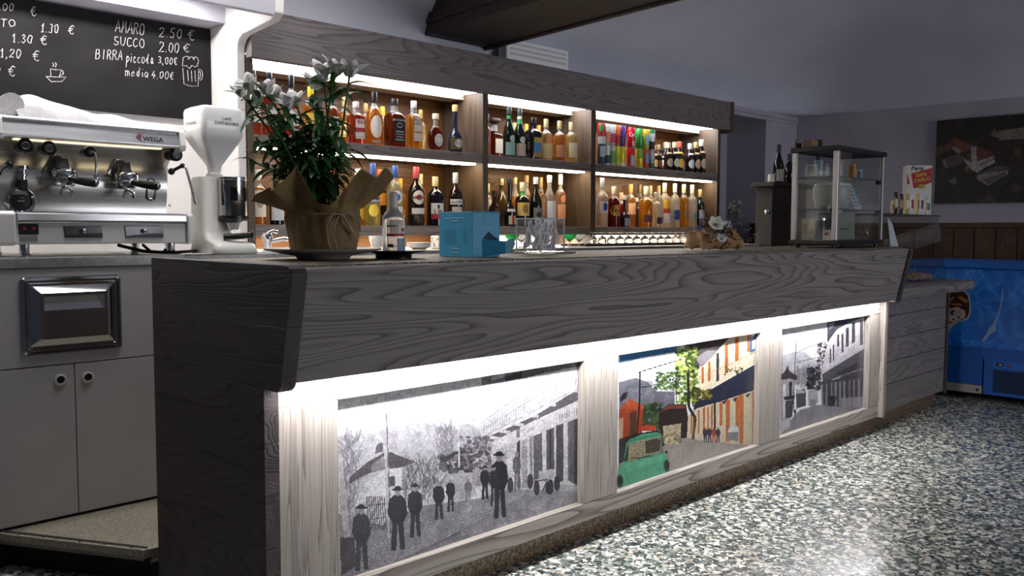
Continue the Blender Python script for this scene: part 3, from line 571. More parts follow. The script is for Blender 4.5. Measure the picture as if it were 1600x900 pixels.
# face with a slot-shaped pull
hz1, hz0 = fz1-.012, fz1-.062
L0 = rrect(fx0, fx1, fz0, fz1, .006, 3.366); 
L1 = [(min(max(p[0], fx0+.012), fx1-.012), 3.366, min(max(p[2], hz0), hz1)) for p in L0]
rings(dr, [L0, L1], cap=False)
rings(dr, [L1, [(p[0], 3.388+(.012 if p[2] > hz0+.02 else -.016), p[2]) for p in L1]])
dro = dr.build('drawer', mat('#c9c9cc', .10, 1.), cabn, smooth=35)
dro['label'] = 'polished steel knock-out drawer'
wt = MB().prism([(.1, 3.39, 1.057), (6.20, 3.39, 1.057), (6.20, 4.28, 1.057), (2.0, 4.28, 1.057), (2.0, 4.115, 1.057), (.1, 4.115, 1.057)], (0, 0, .038)).build('worktop', noisy('#9c9a98', '#b0aeac', 40., .3, 0., metal=.4), bevel=.003, loc=(3., 3.7, 1.057))
tag(wt, 'long pale grey worktop behind the bar under the coffee machine and bottle shelves', 'worktop')
bk = MB().box(1.63, 6.19, 3.45, 4.10, 0, 1.056).build('back_counter', mat('#77706d', .6), loc=(3.9, 3.8, 0)); tag(bk, 'grey counter base standing behind the bar beneath the bottle shelves', 'counter')
# step behind the bar
A = on(2, .13, 0, 834)[:2]; B = on(2, .13, 250, 863)[:2]; A2 = A-(B-A)*1.2
pp = [(*A2, .10), (*B, .10), (1.9, B[1]-.2, .10), (1.9, 3.41, .10), (A2[0], 3.41+max(0, A2[1]-3.38), .10)]
B2 = (B[0]+.9*(B-A)[0], B[1]+.9*(B-A)[1]); kB = (1.132-A[0])/(B[0]-A[0]); B = A+(B-A)*kB; pp = [(*A, .10), (B[0], B[1], .10), (1.132, max(B[1], YL)+.003, .10), (2.2, YL+.003, .10), (2.2, 3.412, .10), (A[0], 3.412, .10)]
struct(MB().prism(pp, (0, 0, .03)).build('trim_6', noisy('#8c8473', '#b3ab97', 120., .7), bevel=.003))
dn = (B-A)/np.linalg.norm(B-A); nn = np.array([dn[1], -dn[0]])
st = MB(); st.prism([(*(A+nn*.004), .095), (*(B+nn*.004), .095), (*(B-nn*.018), .134), (*(A-nn*.018), .134)], (0, 0, .003))
for t in (.12, .3, .38, .55, .72, .9):
    c = A+(B-A)*t-nn*.01; st.lathe([(.005, 0), (.004, .003)], (c[0], c[1], .133), 8)
struct(st.build('trim_7', mat('#77716b', .45, .6)))
struct(MB().prism([(*(A-nn*.05), 0), (*(B-nn*.05), 0), (1.13, YL+.06, 0), (2.2, YL+.06, 0), (2.2, 3.412, 0), (A[0], 3.412, 0)], (0, 0, .10)).build('trim_8', mat('#1d1a19', .8)))
struct(MB().box(.1, 1.62, 3.43, 3.45, 0, .135).build('baseboard_left', mat('#6d6866', .6)))

# chalkboard with its writing
CB = 4.105
zt, zb = 2.166, 1.724
cbx1 = float(on(1, CB, 338, 120)[0])
M_cb = noisy('#1d1c1e', '#252426', 5., .9, .03); M_cb.node_tree.nodes['Principled BSDF'].inputs['Specular IOR Level'].default_value = .06
board = thing('chalkboard', 'wide black chalkboard price list on the wall above the coffee machine', 'chalkboard', (1.3, 4.12, zb))
MB().box(.2, cbx1-.002, CB, 4.121, zb, zt).build('board', M_cb, board, bevel=.001)
SF = {'A': [[(0, 0), (.5, 1), (1, 0)], [(.18, .36), (.82, .36)]], 'M': [[(0, 0), (.12, 1), (.5, .3), (.88, 1), (1, 0)]], 'R': [[(0, 0), (0, 1), (.6, 1), (.85, .78), (.6, .52), (0, .5)], [(.4, .5), (1, 0)]],
 'O': [[(.5+.5*math.sin(a), .5-.5*math.cos(a)) for a in [i*PI/6 for i in range(13)]]], 'S': [[(.95, .85), (.6, 1), (.2, .9), (.12, .65), (.5, .5), (.88, .35), (.8, .08), (.4, 0), (0, .15)]],
 'U': [[(0, 1), (0, .25), (.25, 0), (.7, 0), (.95, .25), (.95, 1)]], 'C': [[(.95, .85), (.6, 1), (.2, .85), (.02, .5), (.2, .12), (.6, 0), (.95, .15)]], 'B': [[(0, 0), (0, 1), (.6, .97), (.75, .75), (.55, .53), (0, .52)], [(.55, .53), (.9, .28), (.65, .02), (0, 0)]],
 'I': [[(.5, 0), (.5, 1)]], 'T': [[(0, 1), (1, 1)], [(.5, 1), (.5, 0)]], '.': [[(.4, 0), (.5, .05)]], ',': [[(.5, .06), (.35, -.18)]], '1': [[(.2, .72), (.6, 1), (.6, 0)], [(.25, 0), (.9, 0)]], '2': [[(.05, .75), (.3, 1), (.75, .95), (.85, .65), (.05, 0), (1, .05)]],
 '3': [[(.1, .9), (.5, 1), (.85, .8), (.45, .55), (.9, .3), (.6, .02), (.05, .1)]], '4': [[(.6, 1), (.05, .35), (.95, .35)], [(.65, .6), (.6, -.1)]], '5': [[(.9, 1), (.25, 1), (.18, .58), (.6, .62), (.9, .35), (.6, .02), (.1, .06)]], '0': [[(.5+.42*math.sin(a), .5-.5*math.cos(a)) for a in [i*PI/6 for i in range(13)]]],
 '€': [[(.95, .9), (.6, 1), (.3, .75), (.22, .45), (.4, .1), (.75, 0), (1, .12)], [(0, .62), (.75, .64)], [(0, .42), (.7, .44)]], 'p': [[(.1, .6), (.15, -.5)], [(.12, .35), (.5, .6), (.85, .35), (.5, .02), (.12, .2)]], 'i': [[(.4, .55), (.45, .08), (.7, .05)], [(.4, .8), (.44, .83)]],
 'c': [[(.85, .5), (.45, .6), (.1, .3), (.4, 0), (.9, .1)]], 'o': [[(.5+.4*math.sin(a), .3-.3*math.cos(a)) for a in [i*PI/5 for i in range(11)]]], 'l': [[(.1, .2), (.7, .85), (.5, 1), (.35, .7), (.4, .1), (.8, .05)]], 'a': [[(.8, .5), (.4, .6), (.1, .25), (.4, 0), (.8, .4), (.8, .08), (1, .05)]],
 'm': [[(0, .6), (.05, 0)], [(.03, .4), (.3, .6), (.45, .4), (.45, 0)], [(.46, .4), (.75, .6), (.92, .4), (.95, .02)]], 'e': [[(.1, .3), (.8, .38), (.55, .6), (.15, .4), (.3, .02), (.9, .1)]], 'd': [[(.75, .5), (.35, .58), (.1, .25), (.4, 0), (.75, .3), (.82, 1), (.78, .05)]]}
def chalk(items, name):
    m = MB(); yy = CB-.001
    for txt, p0, p1, hpx, kind in items:
        if kind == 'T':
            a = np.array(xz(yy, p0[0]/4, p0[1]/4)); c = np.array(xz(yy, p1[0]/4, p1[1]/4)); wv = c-a; n = sum(.55 if ch in '.,i' else 1. for ch in txt); cw = wv/n; h = hpx/4*depth_of((a[0], yy, a[1]))/F; t = 0.
            for ch in txt:
                k = .55 if ch in '.,i' else 1.
                for st_ in SF.get(ch, []):
                    g = [a+cw*(t+k*(.10+.74*q[0]))+np.array([.10*h*q[1], h*q[1]])+RNG.normal(size=2)*.0012 for q in st_]
                    g2 = []
                    for q0, q1 in zip(g, g[1:]): g2 += [q0, (q0+q1)/2]
                    m.tube([(q[0], yy, q[1]) for q in g2+[g[-1]]], .0015, 5)
                t += k
        else:
            for st_ in txt: m.tube([(*(lambda q: (q[0], yy, q[1]))(xz(yy, q[0]/4, q[1]/4)),) for q in st_], .0015, 5)
    return m.build(name, noisy('#8f8d8a', '#d6d4d0', 200., .9), board)
T = lambda s_, x0, y0, x1, y1, h: (s_, (x0, y0), (x1, y1), h, 'T')
for it_ in ([T('.00', -12, 66, 92, 68, 46), T('€', 182, 96, 232, 98, 56), T('TTO', -52, 160, 100, 166, 42), T('1.30', 248, 200, 368, 208, 54), T('€', 420, 212, 468, 216, 56), T('1.30', 66, 262, 206, 272, 52), T('€', 245, 276, 300, 280, 58), T('1,20', -10, 356, 136, 362, 52), T('€', 196, 378, 252, 382, 62), T('0', -40, 460, 10, 462, 44), T('€', 44, 472, 98, 476, 62),
       T('AMARO', 718, 196, 905, 222, 72), T('2.50', 988, 228, 1142, 242, 58), T('€', 1168, 246, 1218, 252, 60), T('SUCCO', 706, 278, 905, 300, 54), T('2.00', 990, 322, 1122, 330, 60), T('€', 1138, 324, 1190, 328, 52), T('BIRRA', 596, 366, 768, 376, 60), T('piccola', 784, 388, 962, 400, 62), T('3,00€', 984, 398, 1110, 406, 44), T('media', 780, 474, 932, 486, 58), T('4.00€', 944, 488, 1088, 498, 46)]): chalk([it_], 'chalk_writing')
ar = lambda cx, cy, rx, ry, a0, a1, n=8: [(cx+rx*math.cos(a0+(a1-a0)*i/n), cy+ry*math.sin(a0+(a1-a0)*i/n)) for i in range(n+1)]
chalk([([[(288, 478), (350, 482), (414, 482), (385, 510), (320, 510), (288, 478)], [(318, 478), (316, 430), (350, 436), (384, 436), (372, 480)], ar(384, 455, 12, 14, -1.4, 1.6), [(328, 392), (336, 404), (330, 416)], [(346, 390), (352, 402), (346, 420)]], 0, 0, 0, 'D')], 'chalk_cup')
chalk([([[(1142, 425), (1150, 525), (1190, 538), (1238, 538), (1242, 430)], [(1172, 440), (1178, 505)], [(1196, 440), (1200, 510)], [(1218, 440), (1222, 510)], ar(1250, 468, 16, 34, -1.5, 1.6), ar(1243, 468, 10, 24, -1.4, 1.4), ar(1165, 372, 22, 20, 2.6, 6.0), ar(1195, 376, 20, 20, 3.4, 6.2), ar(1222, 382, 18, 26, 3.6, 7.3), [(1142, 385), (1140, 412), (1165, 410), (1185, 430), (1200, 408), (1215, 418), (1240, 410)]], 0, 0, 0, 'D')], 'chalk_mug')

# espresso machine
MX0, MX1 = float(Wp(3.43, -14, 350)[0]), float(Wp(3.43, 299, 350)[0])
ZB, ZT = float(Wp(3.43, 150, 381)[2]), float(Wp(3.43, 150, 333)[2])
mc = thing('espresso_machine', 'two-group steel espresso machine on the worktop left of the coffee grinder', 'coffee machine', ((MX0+MX1)/2, 3.7, 1.095))
for u in (38, 266):
    for y in (3.50, 3.86): MB().lathe([(.021, 1.095), (.021, 1.105), (.018, 1.107), (.018, ZB+.002)], (float(Wp(3.5, u, 384)[0]), y, 0), 18).build('foot', M_chrome, mc, smooth=40)
b = MB(); zm = float(Wp(3.43, 150, 348)[2])
b.box(MX0+.02, MX1-.022, 3.432, 3.92, ZB, zm)
b.build('base', mat('#deDcd9', .4), mc, bevel=.004)
for x0_, x1_ in ((MX0, MX0+.075), (MX1-.02, MX1+.004)):
    MB().prism([(x0_, 3.425, ZB-.004), (x0_, 3.415, ZB+.01), (x0_, 3.415, ZT-.006), (x0_, 3.425, ZT+.004), (x0_, 3.93, ZT+.004), (x0_, 3.93, ZB-.004)], (x1_-x0_, 0, 0)).build('base_cap', M_enam, mc, bevel=.006)
MB().box(MX0+.075, MX1-.02, 3.418, 3.62, zm+.002, ZT).build('drip_tray', M_steel, mc, bevel=.006)
g = MB()
for k in range(16): g.box(MX0+.09, MX1-.04, 3.44+k*.0105, 3.445+k*.0105, ZT, ZT+.003)
g.build('drip_grid', mat('#55565a', .3, 1.), mc)
for u in (37.5, 52):
    x, z = xz(3.43, u, 358)
    MB().box(x-.0175, x+.0175, 3.428, 3.436, z-.019, z+.019).build('switch', M_black, mc, bevel=.002)
    sw = MB().lathe([(.0055, 0), (.005, .003), (.001, .004)], (x, 3.428, z+.002), 12, ax=(0, -1, 0)).build('switch_light', mat('#b0282c', .3), mc, smooth=40)
    m_ = MB(); m_.box(x-.014, x+.014, 3.4305, 3.433, z-.045, z-.026); m_.build('switch_symbol', mat('#8d8b8a', .5), mc)
for u in (129, 224):
    c = [xz(3.43, u+d, v) for d, v in ((-30, 353), (29, 353), (31, 371.5), (-27.5, 371.5))]
    MB().prism([(x, 3.4275, z) for x, z in c], (0, .01, 0)).build('inset_panel', mat('#55555a', .22, .4), mc, bevel=.002)
    q_ = [c[3], c[2], (c[2][0], c[2][1]+.018), (c[2][0]*.5+c[3][0]*.5, c[2][1]+.016), (c[3][0], c[3][1]+.006)]
    MB().prism([(x, 3.4268, z) for x, z in q_], (0, .006, 0)).build('inset_panel', M_black, mc)
    x, z = xz(3.427, u+1, 361); MB().lathe([(.0045, 0), (.0045, .006), (.0085, .009), (.0085, .016), (.006, .019), (.001, .02)], (x, 3.427, z), 16, ax=(0, -1, 0)).build('knob', M_chrome, mc, smooth=40)
YB_ = 3.60
HB, HT = float(Wp(3.45, 140, 222)[2]), float(Wp(3.45, 140, 196)[2])
HX0, HX1 = float(Wp(3.45, 0, 210)[0]), float(Wp(3.45, 284, 215)[0])
def bp(u, v):
    z = ZT+(HB+.01-ZT)*v; return (HX0-.02+(HX1-.005-HX0+.02)*u, YB_-.028*math.sin(PI*(v*1.0))**2+.03*(1-v)*0+ (.03*v), z)
MB().grid(bp, 24, 16).build('back_panel', noisy('#b9b7b6', '#cfcdcb', 5., .30, 0., metal=1., stretch=(1, 1, 40)), mc, smooth=60)
MB().box(HX0+.06, HX1-.06, 3.50, 3.53, HB-.004, HB-.0005).build('hood_glow_strip', emit('#ffe7b8', 1.6), mc)  # added glowing strip, stands in for the bright reflection under the hood
MB().prism([(HX0+.01, 3.452, HB), (HX0+.01, 3.445, HB+.006), (HX0+.01, 3.460, HT), (HX0+.01, 3.93, HT), (HX0+.01, 3.93, HB)], (HX1-HX0-.02, 0, 0)).build('hood', M_steel, mc, bevel=.002)
MB().prism([(HX0+.005, 3.449, HT-.002), (HX0+.005, 3.447, HT+.006), (HX0+.005, 3.455, HT+.012), (HX0+.005, 3.93, HT+.012), (HX0+.005, 3.93, HT-.002)], (HX1-HX0-.008, 0, 0)).build('hood_rim', mat('#dcdcdd', .25, .7), mc, bevel=.004)
for x0_, x1_ in ((HX0-.02, HX0+.008), (HX1-.012, HX1+.012)):
    MB().prism([(x0_, 3.437, HB-.01), (x0_, 3.432, HB+.01), (x0_, 3.444, HT+.004), (x0_, 3.46, HT+.016), (x0_, 3.94, HT+.016), (x0_, 3.94, ZT), (x0_, 3.66, ZT), (x0_, 3.63, ZT+.05), (x0_, 3.61, HB-.06), (x0_, 3.56, HB-.02)], (x1_-x0_, 0, 0)).build('side_panel', M_enam, mc, bevel=.005)
t = MB(); x, z = xz(3.449, 237, 217.5)
t.text('WEGA', (x+.006, 3.4480, z), (1, 0, 0), (0, .1, 1), .080); t.build('nameplate', mat('#1a1a22', .4), mc)
t = MB(); x, z = xz(3.449, 220, 215)
t.tube([(x+.014, 3.4485, z+.018), (x-.004, 3.4485, z+.018), (x-.002, 3.4485, z-.01), (x+.004, 3.4485, z-.016), (x+.016, 3.4485, z-.016)], .0022, 6).tube([(x-.004, 3.4485, z+.012), (x-.014, 3.4485, z+.010), (x-.012, 3.4485, z-.001), (x-.003, 3.4485, z-.003)], .0018, 6)
t.build('nameplate', mat('#a3203a', .4), mc)
def knob3(u, v):
    x, z = xz(3.52, u, v); o = MB().lathe([(.020, -.07), (.022, -.03), (.026, -.022), (.027, .0), (.024, .004), (.0185, .006), (.017, .004)], (x, 3.50, z), 20, ax=(0, -1, 0)).build('steam_knob', M_black, mc, smooth=35)
    o['_o'] = mc['_o']; MB().tube([(x+.0125*math.cos(a), 3.4945, z+.0125*math.sin(a)) for a in [k*PI/8 for k in range(16)]], .0014, 6, close=True).build('ring', M_chrome, o, smooth=60)
for uv in ((37, 228), (74, 232), (272, 242)): knob3(*uv)
for u, v in ((97, 262), (194, 268)):
    x, z = xz(3.54, u, v)
    gh = MB(); pr = [(x-.060, z-.018), (x-.048, z+.002), (x-.016, z+.052), (x+.016, z+.052), (x+.048, z+.002), (x+.060, z-.018)]
    gh.prism([(a, 3.62, c_) for a, c_ in pr], (0, -.045, 0)); gh.prism([(x-.030, 3.585, z-.012), (x-.012, 3.565, z+.048), (x+.012, 3.565, z+.048), (x+.030, 3.585, z-.012)], (0, -.055, -.010))
    g1 = gh.build('group_head', mat('#9c9a9a', .2, 1.), mc, bevel=.004); g1['_o'] = mc['_o']
    MB().lathe([(.040, -.028), (.044, -.024), (.044, -.004), (.040, .002), (.036, .006)], (x, 3.515, z-.012), 26).build('ring', M_chrome, g1, smooth=40)
    pf = MB(); pf.lathe([(.030, -.058), (.034, -.052), (.035, -.03), (.033, -.029)], (x, 3.515, z-.012), 24)
    pf.tube([(x, 3.515, z-.068), (x, 3.515, z-.082)], .011, 10).tube([(x+.001, 3.50, z-.082), (x-.016, 3.498, z-.088), (x-.021, 3.496, z-.104)], [.009, .008, .006], 8).tube([(x, 3.50, z-.082), (x+.017, 3.502, z-.088), (x+.021, 3.502, z-.104)], [.009, .008, .006], 8)
    p1 = pf.build('portafilter', M_chrome, mc, smooth=45); p1['_o'] = mc['_o']
    MB().tube([(x+.01, 3.48, z-.046), (x+.022, 3.455, z-.05), (x+.04, 3.41, z-.056), (x+.054, 3.375, z-.06)], [.010, .0135, .016, .017], 14).ball((x+.055, 3.373, z-.06), .017, 12).build('handle', M_black, p1, smooth=60)
    MB().lathe([(.009, 0), (.008, .002), (.001, .003)], (x+.0602, 3.3575, z-.0605), 12, ax=(.33, -.94, -.08)).build('handle_cap', M_chrome, p1, smooth=40)
x, z = xz(3.52, 136, 238)
lv = MB().lathe([(.014, -.06), (.02, -.01), (.022, .0), (.02, .012), (.012, .016)], (x, 3.50, z), 18, ax=(0, -1, 0)).build('lever_hub', M_black, mc, smooth=40)
MB().tube([(x+.004, 3.485, z+.002), (x+.014, 3.478, z-.006), (x+.016, 3.476, z-.04), (x+.014, 3.472, z-.085)], .0042, 8).lathe([(.006, 0), (.011, .008), (.0105, .026), (.006, .036)], (x+.014, 3.472, z-.118), 14).build('lever', M_chrome, mc, smooth=50)
x, z = xz(3.58, 33, 266); MB().lathe([(.02, 0), (.02, -.012), (.011, -.014), (.010, -.03), (.016, -.032), (.016, -.036), (.010, -.037), (.010, -.07)], (x, 3.56, z+.015), 16).tube([(x, 3.64, z), (x, 3.56, z)], .012, 10).build('water_tap', M_chrome, mc, smooth=40)
MB().box(x-.014, x+.012, 3.548, 3.575, z-.075, z-.035).build('tap_spout', M_black, mc, bevel=.003)
x, z = xz(3.60, 31.5, 314); MB().lathe([(.052, -.02), (.052, .008), (.046, .016), (.038, .012), (.036, .004)], (x, 3.60, z), 28, ax=(0, -1, 0)).build('pressure_gauge', M_chrome, mc, smooth=40)
MB().lathe([(.0365, 0), (.001, .001)], (x, 3.594, z), 24, ax=(0, -1, 0)).box(x-.012, x+.012, 3.589, 3.593, z-.002, z+.001, mi=1).box(x-.004, x+.008, 3.589, 3.593, z+.010, z+.012, mi=1).build('dial', [M_black, mat('#c7c7c7', .4)], mc)
x, z = xz(3.60, 234, 296); 
sg = MB(); rings(sg, [rrect(x-.021, x+.021, z-.046, z+.046, .018, 3.60), rrect(x-.021, x+.021, z-.046, z+.046, .018, 3.588), rrect(x-.015, x+.015, z-.04, z+.04, .014, 3.586), rrect(x-.014, x+.014, z-.039, z+.039, .013, 3.594)]); sg.build('sight_glass', mat('#8f98a8', .1, 1.), mc, smooth=35)
for s0 in (.015, .045): x, z = xz(3.6, 8 if s0 < .02 else 265, 316 if s0 < .02 else 321); MB().lathe([(.006, 0), (.005, .003), (.001, .004)], (x, 3.598, z), 10, ax=(0, -1, 0)).build('screw', M_chrome, mc)
for pts_, jt in ((((268, 268), (275, 264), (285, 259), (291, 263), (297, 285), (304, 310)), 1), (((14, 257), (4, 262), (-2, 270), (-4, 290)), 0)):
    P3 = [Wp(3.47-.01*i, *p) for i, p in enumerate(pts_)]
    w1 = MB().tube(P3[:3], .0065, 10).ball(P3[2], .0105, 10).ball(P3[0], .014, 10).build('wand_joint', M_black, mc, smooth=60)
    MB().tube(P3[2:], .0052, 10).tube([P3[-1], P3[-1]+(P3[-1]-P3[-2])*.35], [.0085, .0065], 10).build('steam_wand', M_steel if jt else M_chrome, mc, smooth=60)
cbm = MB(); xa = float(Wp(3.6, 160, 385)[0]); cbm.tube([(xa+.10, 3.7, 1.13), (xa+.14, 3.55, 1.108), (xa+.2, 3.5, 1.103), (xa+.25, 3.56, 1.125), (xa+.3, 3.7, 1.13)], .007, 8).tube([(xa+.2, 3.7, 1.13), (xa+.16, 3.52, 1.105), (xa+.24, 3.46, 1.104), (xa+.33, 3.48, 1.108), (xa+.36, 3.6, 1.104)], .006, 8); cbm.build('cable', M_matb, mc, smooth=60)
# towel on top of the machine
tw = MB(); X0, X1 = float(Wp(3.6, 16, 185)[0]), float(Wp(3.6, 278, 200)[0]); zt_ = HT+.014
def tf(u, v):
    x = X0+(X1-X0)*u; y = 3.50+.36*v; e_ = math.sin(PI*min(max(v, 0), 1))**.5
    h = (.115*math.exp(-((u-.12)/.14)**2)+.075*math.exp(-((u-.42)/.22)**2)+.045*math.exp(-((u-.8)/.2)**2))*e_*(.75+.25*math.sin(7*v+3*u))+.012*math.sin(23*u+5*v)*e_
    return (x, y+.012*math.sin(9*u), zt_+max(h, 0)+.003)
tw.grid(tf, 60, 26); tw.tube([(X0-.012, 3.53, zt_+.05), (X0+.02, 3.66, zt_+.055), (X0+.05, 3.8, zt_+.05)], [.040, .048, .044], 14)
o = tw.build('tea_towel', noisy('#b9b7b8', '#c6c4c5', 60., .9, .15), smooth=70, loc=(1.15, 3.68, zt_)); tag(o, 'crumpled white tea towel lying on top of the espresso machine', 'towel')

# coffee grinder
GX, GY = float(Wp(3.5, 338, 388)[0]), 3.5; sc_ = .0027
gd = thing('coffee_grinder', 'tall white coffee grinder with a bean hopper beside the espresso machine', 'coffee grinder', (GX, GY, 1.095))
M_gw = mat('#e6e3dd', .35, coat=.2)
b = MB()
def rsq(cx, cy, hx, hy, r, z): return [(p[0], cy+(p[2]-cy), z) for p in rrect(cx-hx, cx+hx, cy-hy, cy+hy, r, 0)]
rings(b, [rsq(GX+.02, GY-.03, .095, .125, .03, 1.095), rsq(GX+.02, GY-.03, .098, .128, .03, 1.105), rsq(GX+.018, GY-.025, .092, .12, .03, 1.135), rsq(GX, GY, .08, .09, .03, 1.155), rsq(GX-.008, GY+.02, .07, .068, .03, 1.19), rsq(GX-.008, GY+.022, .068, .066, .03, 1.40), rsq(GX-.008, GY+.022, .062, .06, .03, 1.415)])
b.build('body', M_gw, gd, smooth=50)
DXc, DYc = GX+.042, GY-.072
MB().lathe([(.056, 1.252), (.058, 1.256), (.058, 1.402), (.060, 1.404), (.060, 1.412), (.05, 1.416), (.001, 1.417)], (DXc, DYc, 0), 30).build('doser', mat('#b9b9bd', .14, 1.), gd, smooth=40)
for a in (-1.95, -.95):
    d_ = MB()
    fn = lambda u, v, a=a: (DXc+.0588*math.cos(a+(u-.5)*.5), DYc+.0588*math.sin(a+(u-.5)*.5), 1.315+.055*v)
    d_.grid(fn, 6, 2)
    d_.build('doser_window', mat('#1a1614', .12), gd)
MB().lathe([(.030, 1.225), (.05, 1.238), (.059, 1.243), (.059, 1.253)], (DXc, DYc, 0), 26).box(DXc+.02, DXc+.085, DYc-.045, DYc-.02, 1.232, 1.24).build('doser_base', M_black, gd, smooth=40)
MB().tube([(DXc, DYc, 1.23), (DXc, DYc-.002, 1.195)], [.03, .02], 14).build('chute', M_gw, gd, smooth=50)
MB().tube([(DXc-.06, DYc-.03, 1.165), (DXc-.01, DYc-.05, 1.168), (DXc+.05, DYc-.05, 1.173)], [.012, .014, .012], 10).lathe([(.012, -.01), (.02, -.006), (.02, .006), (.012, .01)], (DXc+.068, DYc-.03, 1.175), 16, ax=(1, -.6, 0)).build('fork', M_black, gd, smooth=50)
h = MB(); hc = (GX-.002, GY+.0)
rings(h, [rsq(*hc, .024, .024, .02, 1.432), rsq(*hc, .028, .028, .02, 1.462), rsq(*hc, .083, .083, .022, 1.562), rsq(*hc, .093, .093, .022, 1.584), rsq(*hc, .094, .094, .022, 1.68), rsq(*hc, .090, .090, .022, 1.694), rsq(*hc, .075, .075, .022, 1.703)])
ho = h.build('hopper', mat('#eceae8', .25, coat=.2), gd, smooth=40); ho['_o'] = gd['_o']
t = MB(); t.text('COSTADORO', (hc[0]+.012, hc[1]-.0955, 1.632), (1, 0, 0), (0, 0, 1), .105); t.build('lettering', mat('#2a2a34', .5), ho); t = MB(); t.text('CAFFÈ', (hc[0]+.012, hc[1]-.0955, 1.652), (1, 0, 0), (0, 0, 1), .04)
t.build('lettering', mat('#3a3a44', .5), ho); t = MB(); t.text('COSTADORO', (hc[0]-.0955, hc[1]+.01, 1.632), (0, -1, 0), (0, 0, 1), .105); t.build('lettering', mat('#3a3a44', .5), ho)
MB().lathe([(.03, 1.413), (.034, 1.416), (.034, 1.426), (.029, 1.43), (.026, 1.436)], (hc[0], hc[1], 0), 22).build('collar', mat('#d8d8d8', .3), gd, smooth=40)
# papers and pen by the grinder
xp, yp = GX+.05, 3.405
for i, (dx_, dy_, r_, c_) in enumerate(((-.14, -.0, .2, '#e4e2df'), (.12, .02, -.3, '#d3d6dc'))):
    o = MB().box(xp+dx_-.1, xp+dx_+.1, yp+dy_+.02-.04*(i == 0), yp+dy_+.07, 1.0955+.001*i, 1.098+.001*i, rot=.05*i).build('paper', mat(c_, .8), loc=(xp+dx_, yp, 1.0955)); tag(o, ['white paper sheet on the worktop left of the grinder foot', 'bluish paper sheet on the worktop right of the grinder foot'][i], 'paper')
o = MB().tube([(GX-.06, 3.392+.02, 1.1035), (GX+.03, 3.40, 1.1035)], .0045, 8).build('pen', mat('#c02f38', .4), loc=(GX, 3.40, 1.098)); tag(o, 'red pen lying on papers in front of the coffee grinder', 'pen')
# tap behind the plant
tx = float(Wp(3.55, 418, 380)[0]); tp = thing('sink_tap', 'chrome tap standing on the worktop behind the wrapped plant', 'tap', (tx, 3.55, 1.095))
MB().lathe([(.026, 1.095), (.026, 1.10), (.017, 1.105), (.017, 1.14), (.024, 1.15), (.026, 1.165), (.018, 1.18), (.001, 1.184)], (tx, 3.55, 0), 18).build('body', M_chrome, tp, smooth=40)
MB().tube([(tx, 3.55, 1.14), (tx+.05, 3.50, 1.155), (tx+.08, 3.47, 1.15), (tx+.082, 3.468, 1.125)], .010, 10).build('spout', M_chrome, tp, smooth=60)
MB().tube([(tx, 3.55, 1.18), (tx+.03, 3.56, 1.19), (tx+.06, 3.57, 1.185)], [.006, .007, .009], 8).build('handle', M_chrome, tp, smooth=60)

# ================================================================== things on the bar
ZG = 1.1065
PC = np.array([1.49, 2.33])                                  # plate and plant
o = MB().lathe([(.075, 0), (.08, .002), (.085, .010), (.15, .022), (.178, .030), (.180, .034), (.15, .027), (.085, .015), (.0, .014)], (*PC, ZG), 48).build('plate', mat('#a59b93', .4), smooth=50, loc=(*PC, ZG)); tag(o, 'wide grey plate under the wrapped flower pot on the bar', 'plate')
pl = thing('flowering_plant', 'potted plant with white flowers wrapped in brown paper on the bar', 'plant', (*PC, ZG+.015))
z0p = ZG+.0155
Mpap = noisy('#77603a', '#8a7046', 12., .75, .08)
va = math.atan2(-PC[1], -PC[0])                              # azimuth towards the viewing side
KR = [-180, -140, -108, -92, -62, -50, -33, -8, 8, 22, 42, 58, 74, 98, 112, 140, 180]
KT = [.07, .10, .055, .045, .085, .07, .145, .035, .03, .055, .140, .115, .150, .120, .07, .06, .07]
KF = [.03, .05, .10, .105, .06, .075, .025, .02, .03, .015, .055, .075, .085, .11, .08, .04, .03]
def wrapf(u, v):
    a = 2*PI*u; ra = a-va; t = v
    r0 = .098+.014*min(t/.5, 1)
    fold = .006*math.sin(9*ra+.6)+.004*math.sin(17*ra)
    if t < .5: r = r0+fold*(t*2)*(.4+.6*t); z = .118*(t/.5)
    else:
        q_ = (t-.5)/.5
        rd = math.degrees((ra+PI) % (2*PI)-PI); top = np.interp(rd, KR, KT); fl = np.interp(rd, KR, KF)
        r = .112-.008*math.sin(PI*min(q_*3, 1))+fl*q_**1.25+(.006*math.sin(13*ra+.5)+.006*math.sin(23*ra+2.))*q_*(1.2-q_)*1.6
        z = .118+top*(q_**(.8 if fl < .09 else .62))
    return (PC[0]+r*math.cos(a), PC[1]+r*math.sin(a), z0p+z)
wm = MB().grid(wrapf, 132, 44, closed=True)
o = wm.build('paper_wrap', Mpap, pl, smooth=50); md = o.modifiers.new('solid', 'SOLIDIFY'); md.thickness = .0016
MB().lathe([(.085, 0), (.095, .11), (.09, .112), (.0, .108)], (*PC, z0p+.002), 24).build('soil', mat('#241a12', .95), pl)
tz = z0p+.122
tn = MB().tube([(PC[0]+.1095*math.cos(a), PC[1]+.1095*math.sin(a), tz+.002*math.sin(5*a)) for a in [2*PI*k/40 for k in range(40)]], .0018, 6, close=True)
kp = PC+.116*np.array([math.cos(va+.45), math.sin(va+.45)]); tg = np.array([-math.sin(va+.45), math.cos(va+.45)])
def K(a, d, h): return (kp[0]+tg[0]*a-math.cos(-0.0)*0+math.cos(va+.45)*d, kp[1]+tg[1]*a+math.sin(va+.45)*d, tz+h)
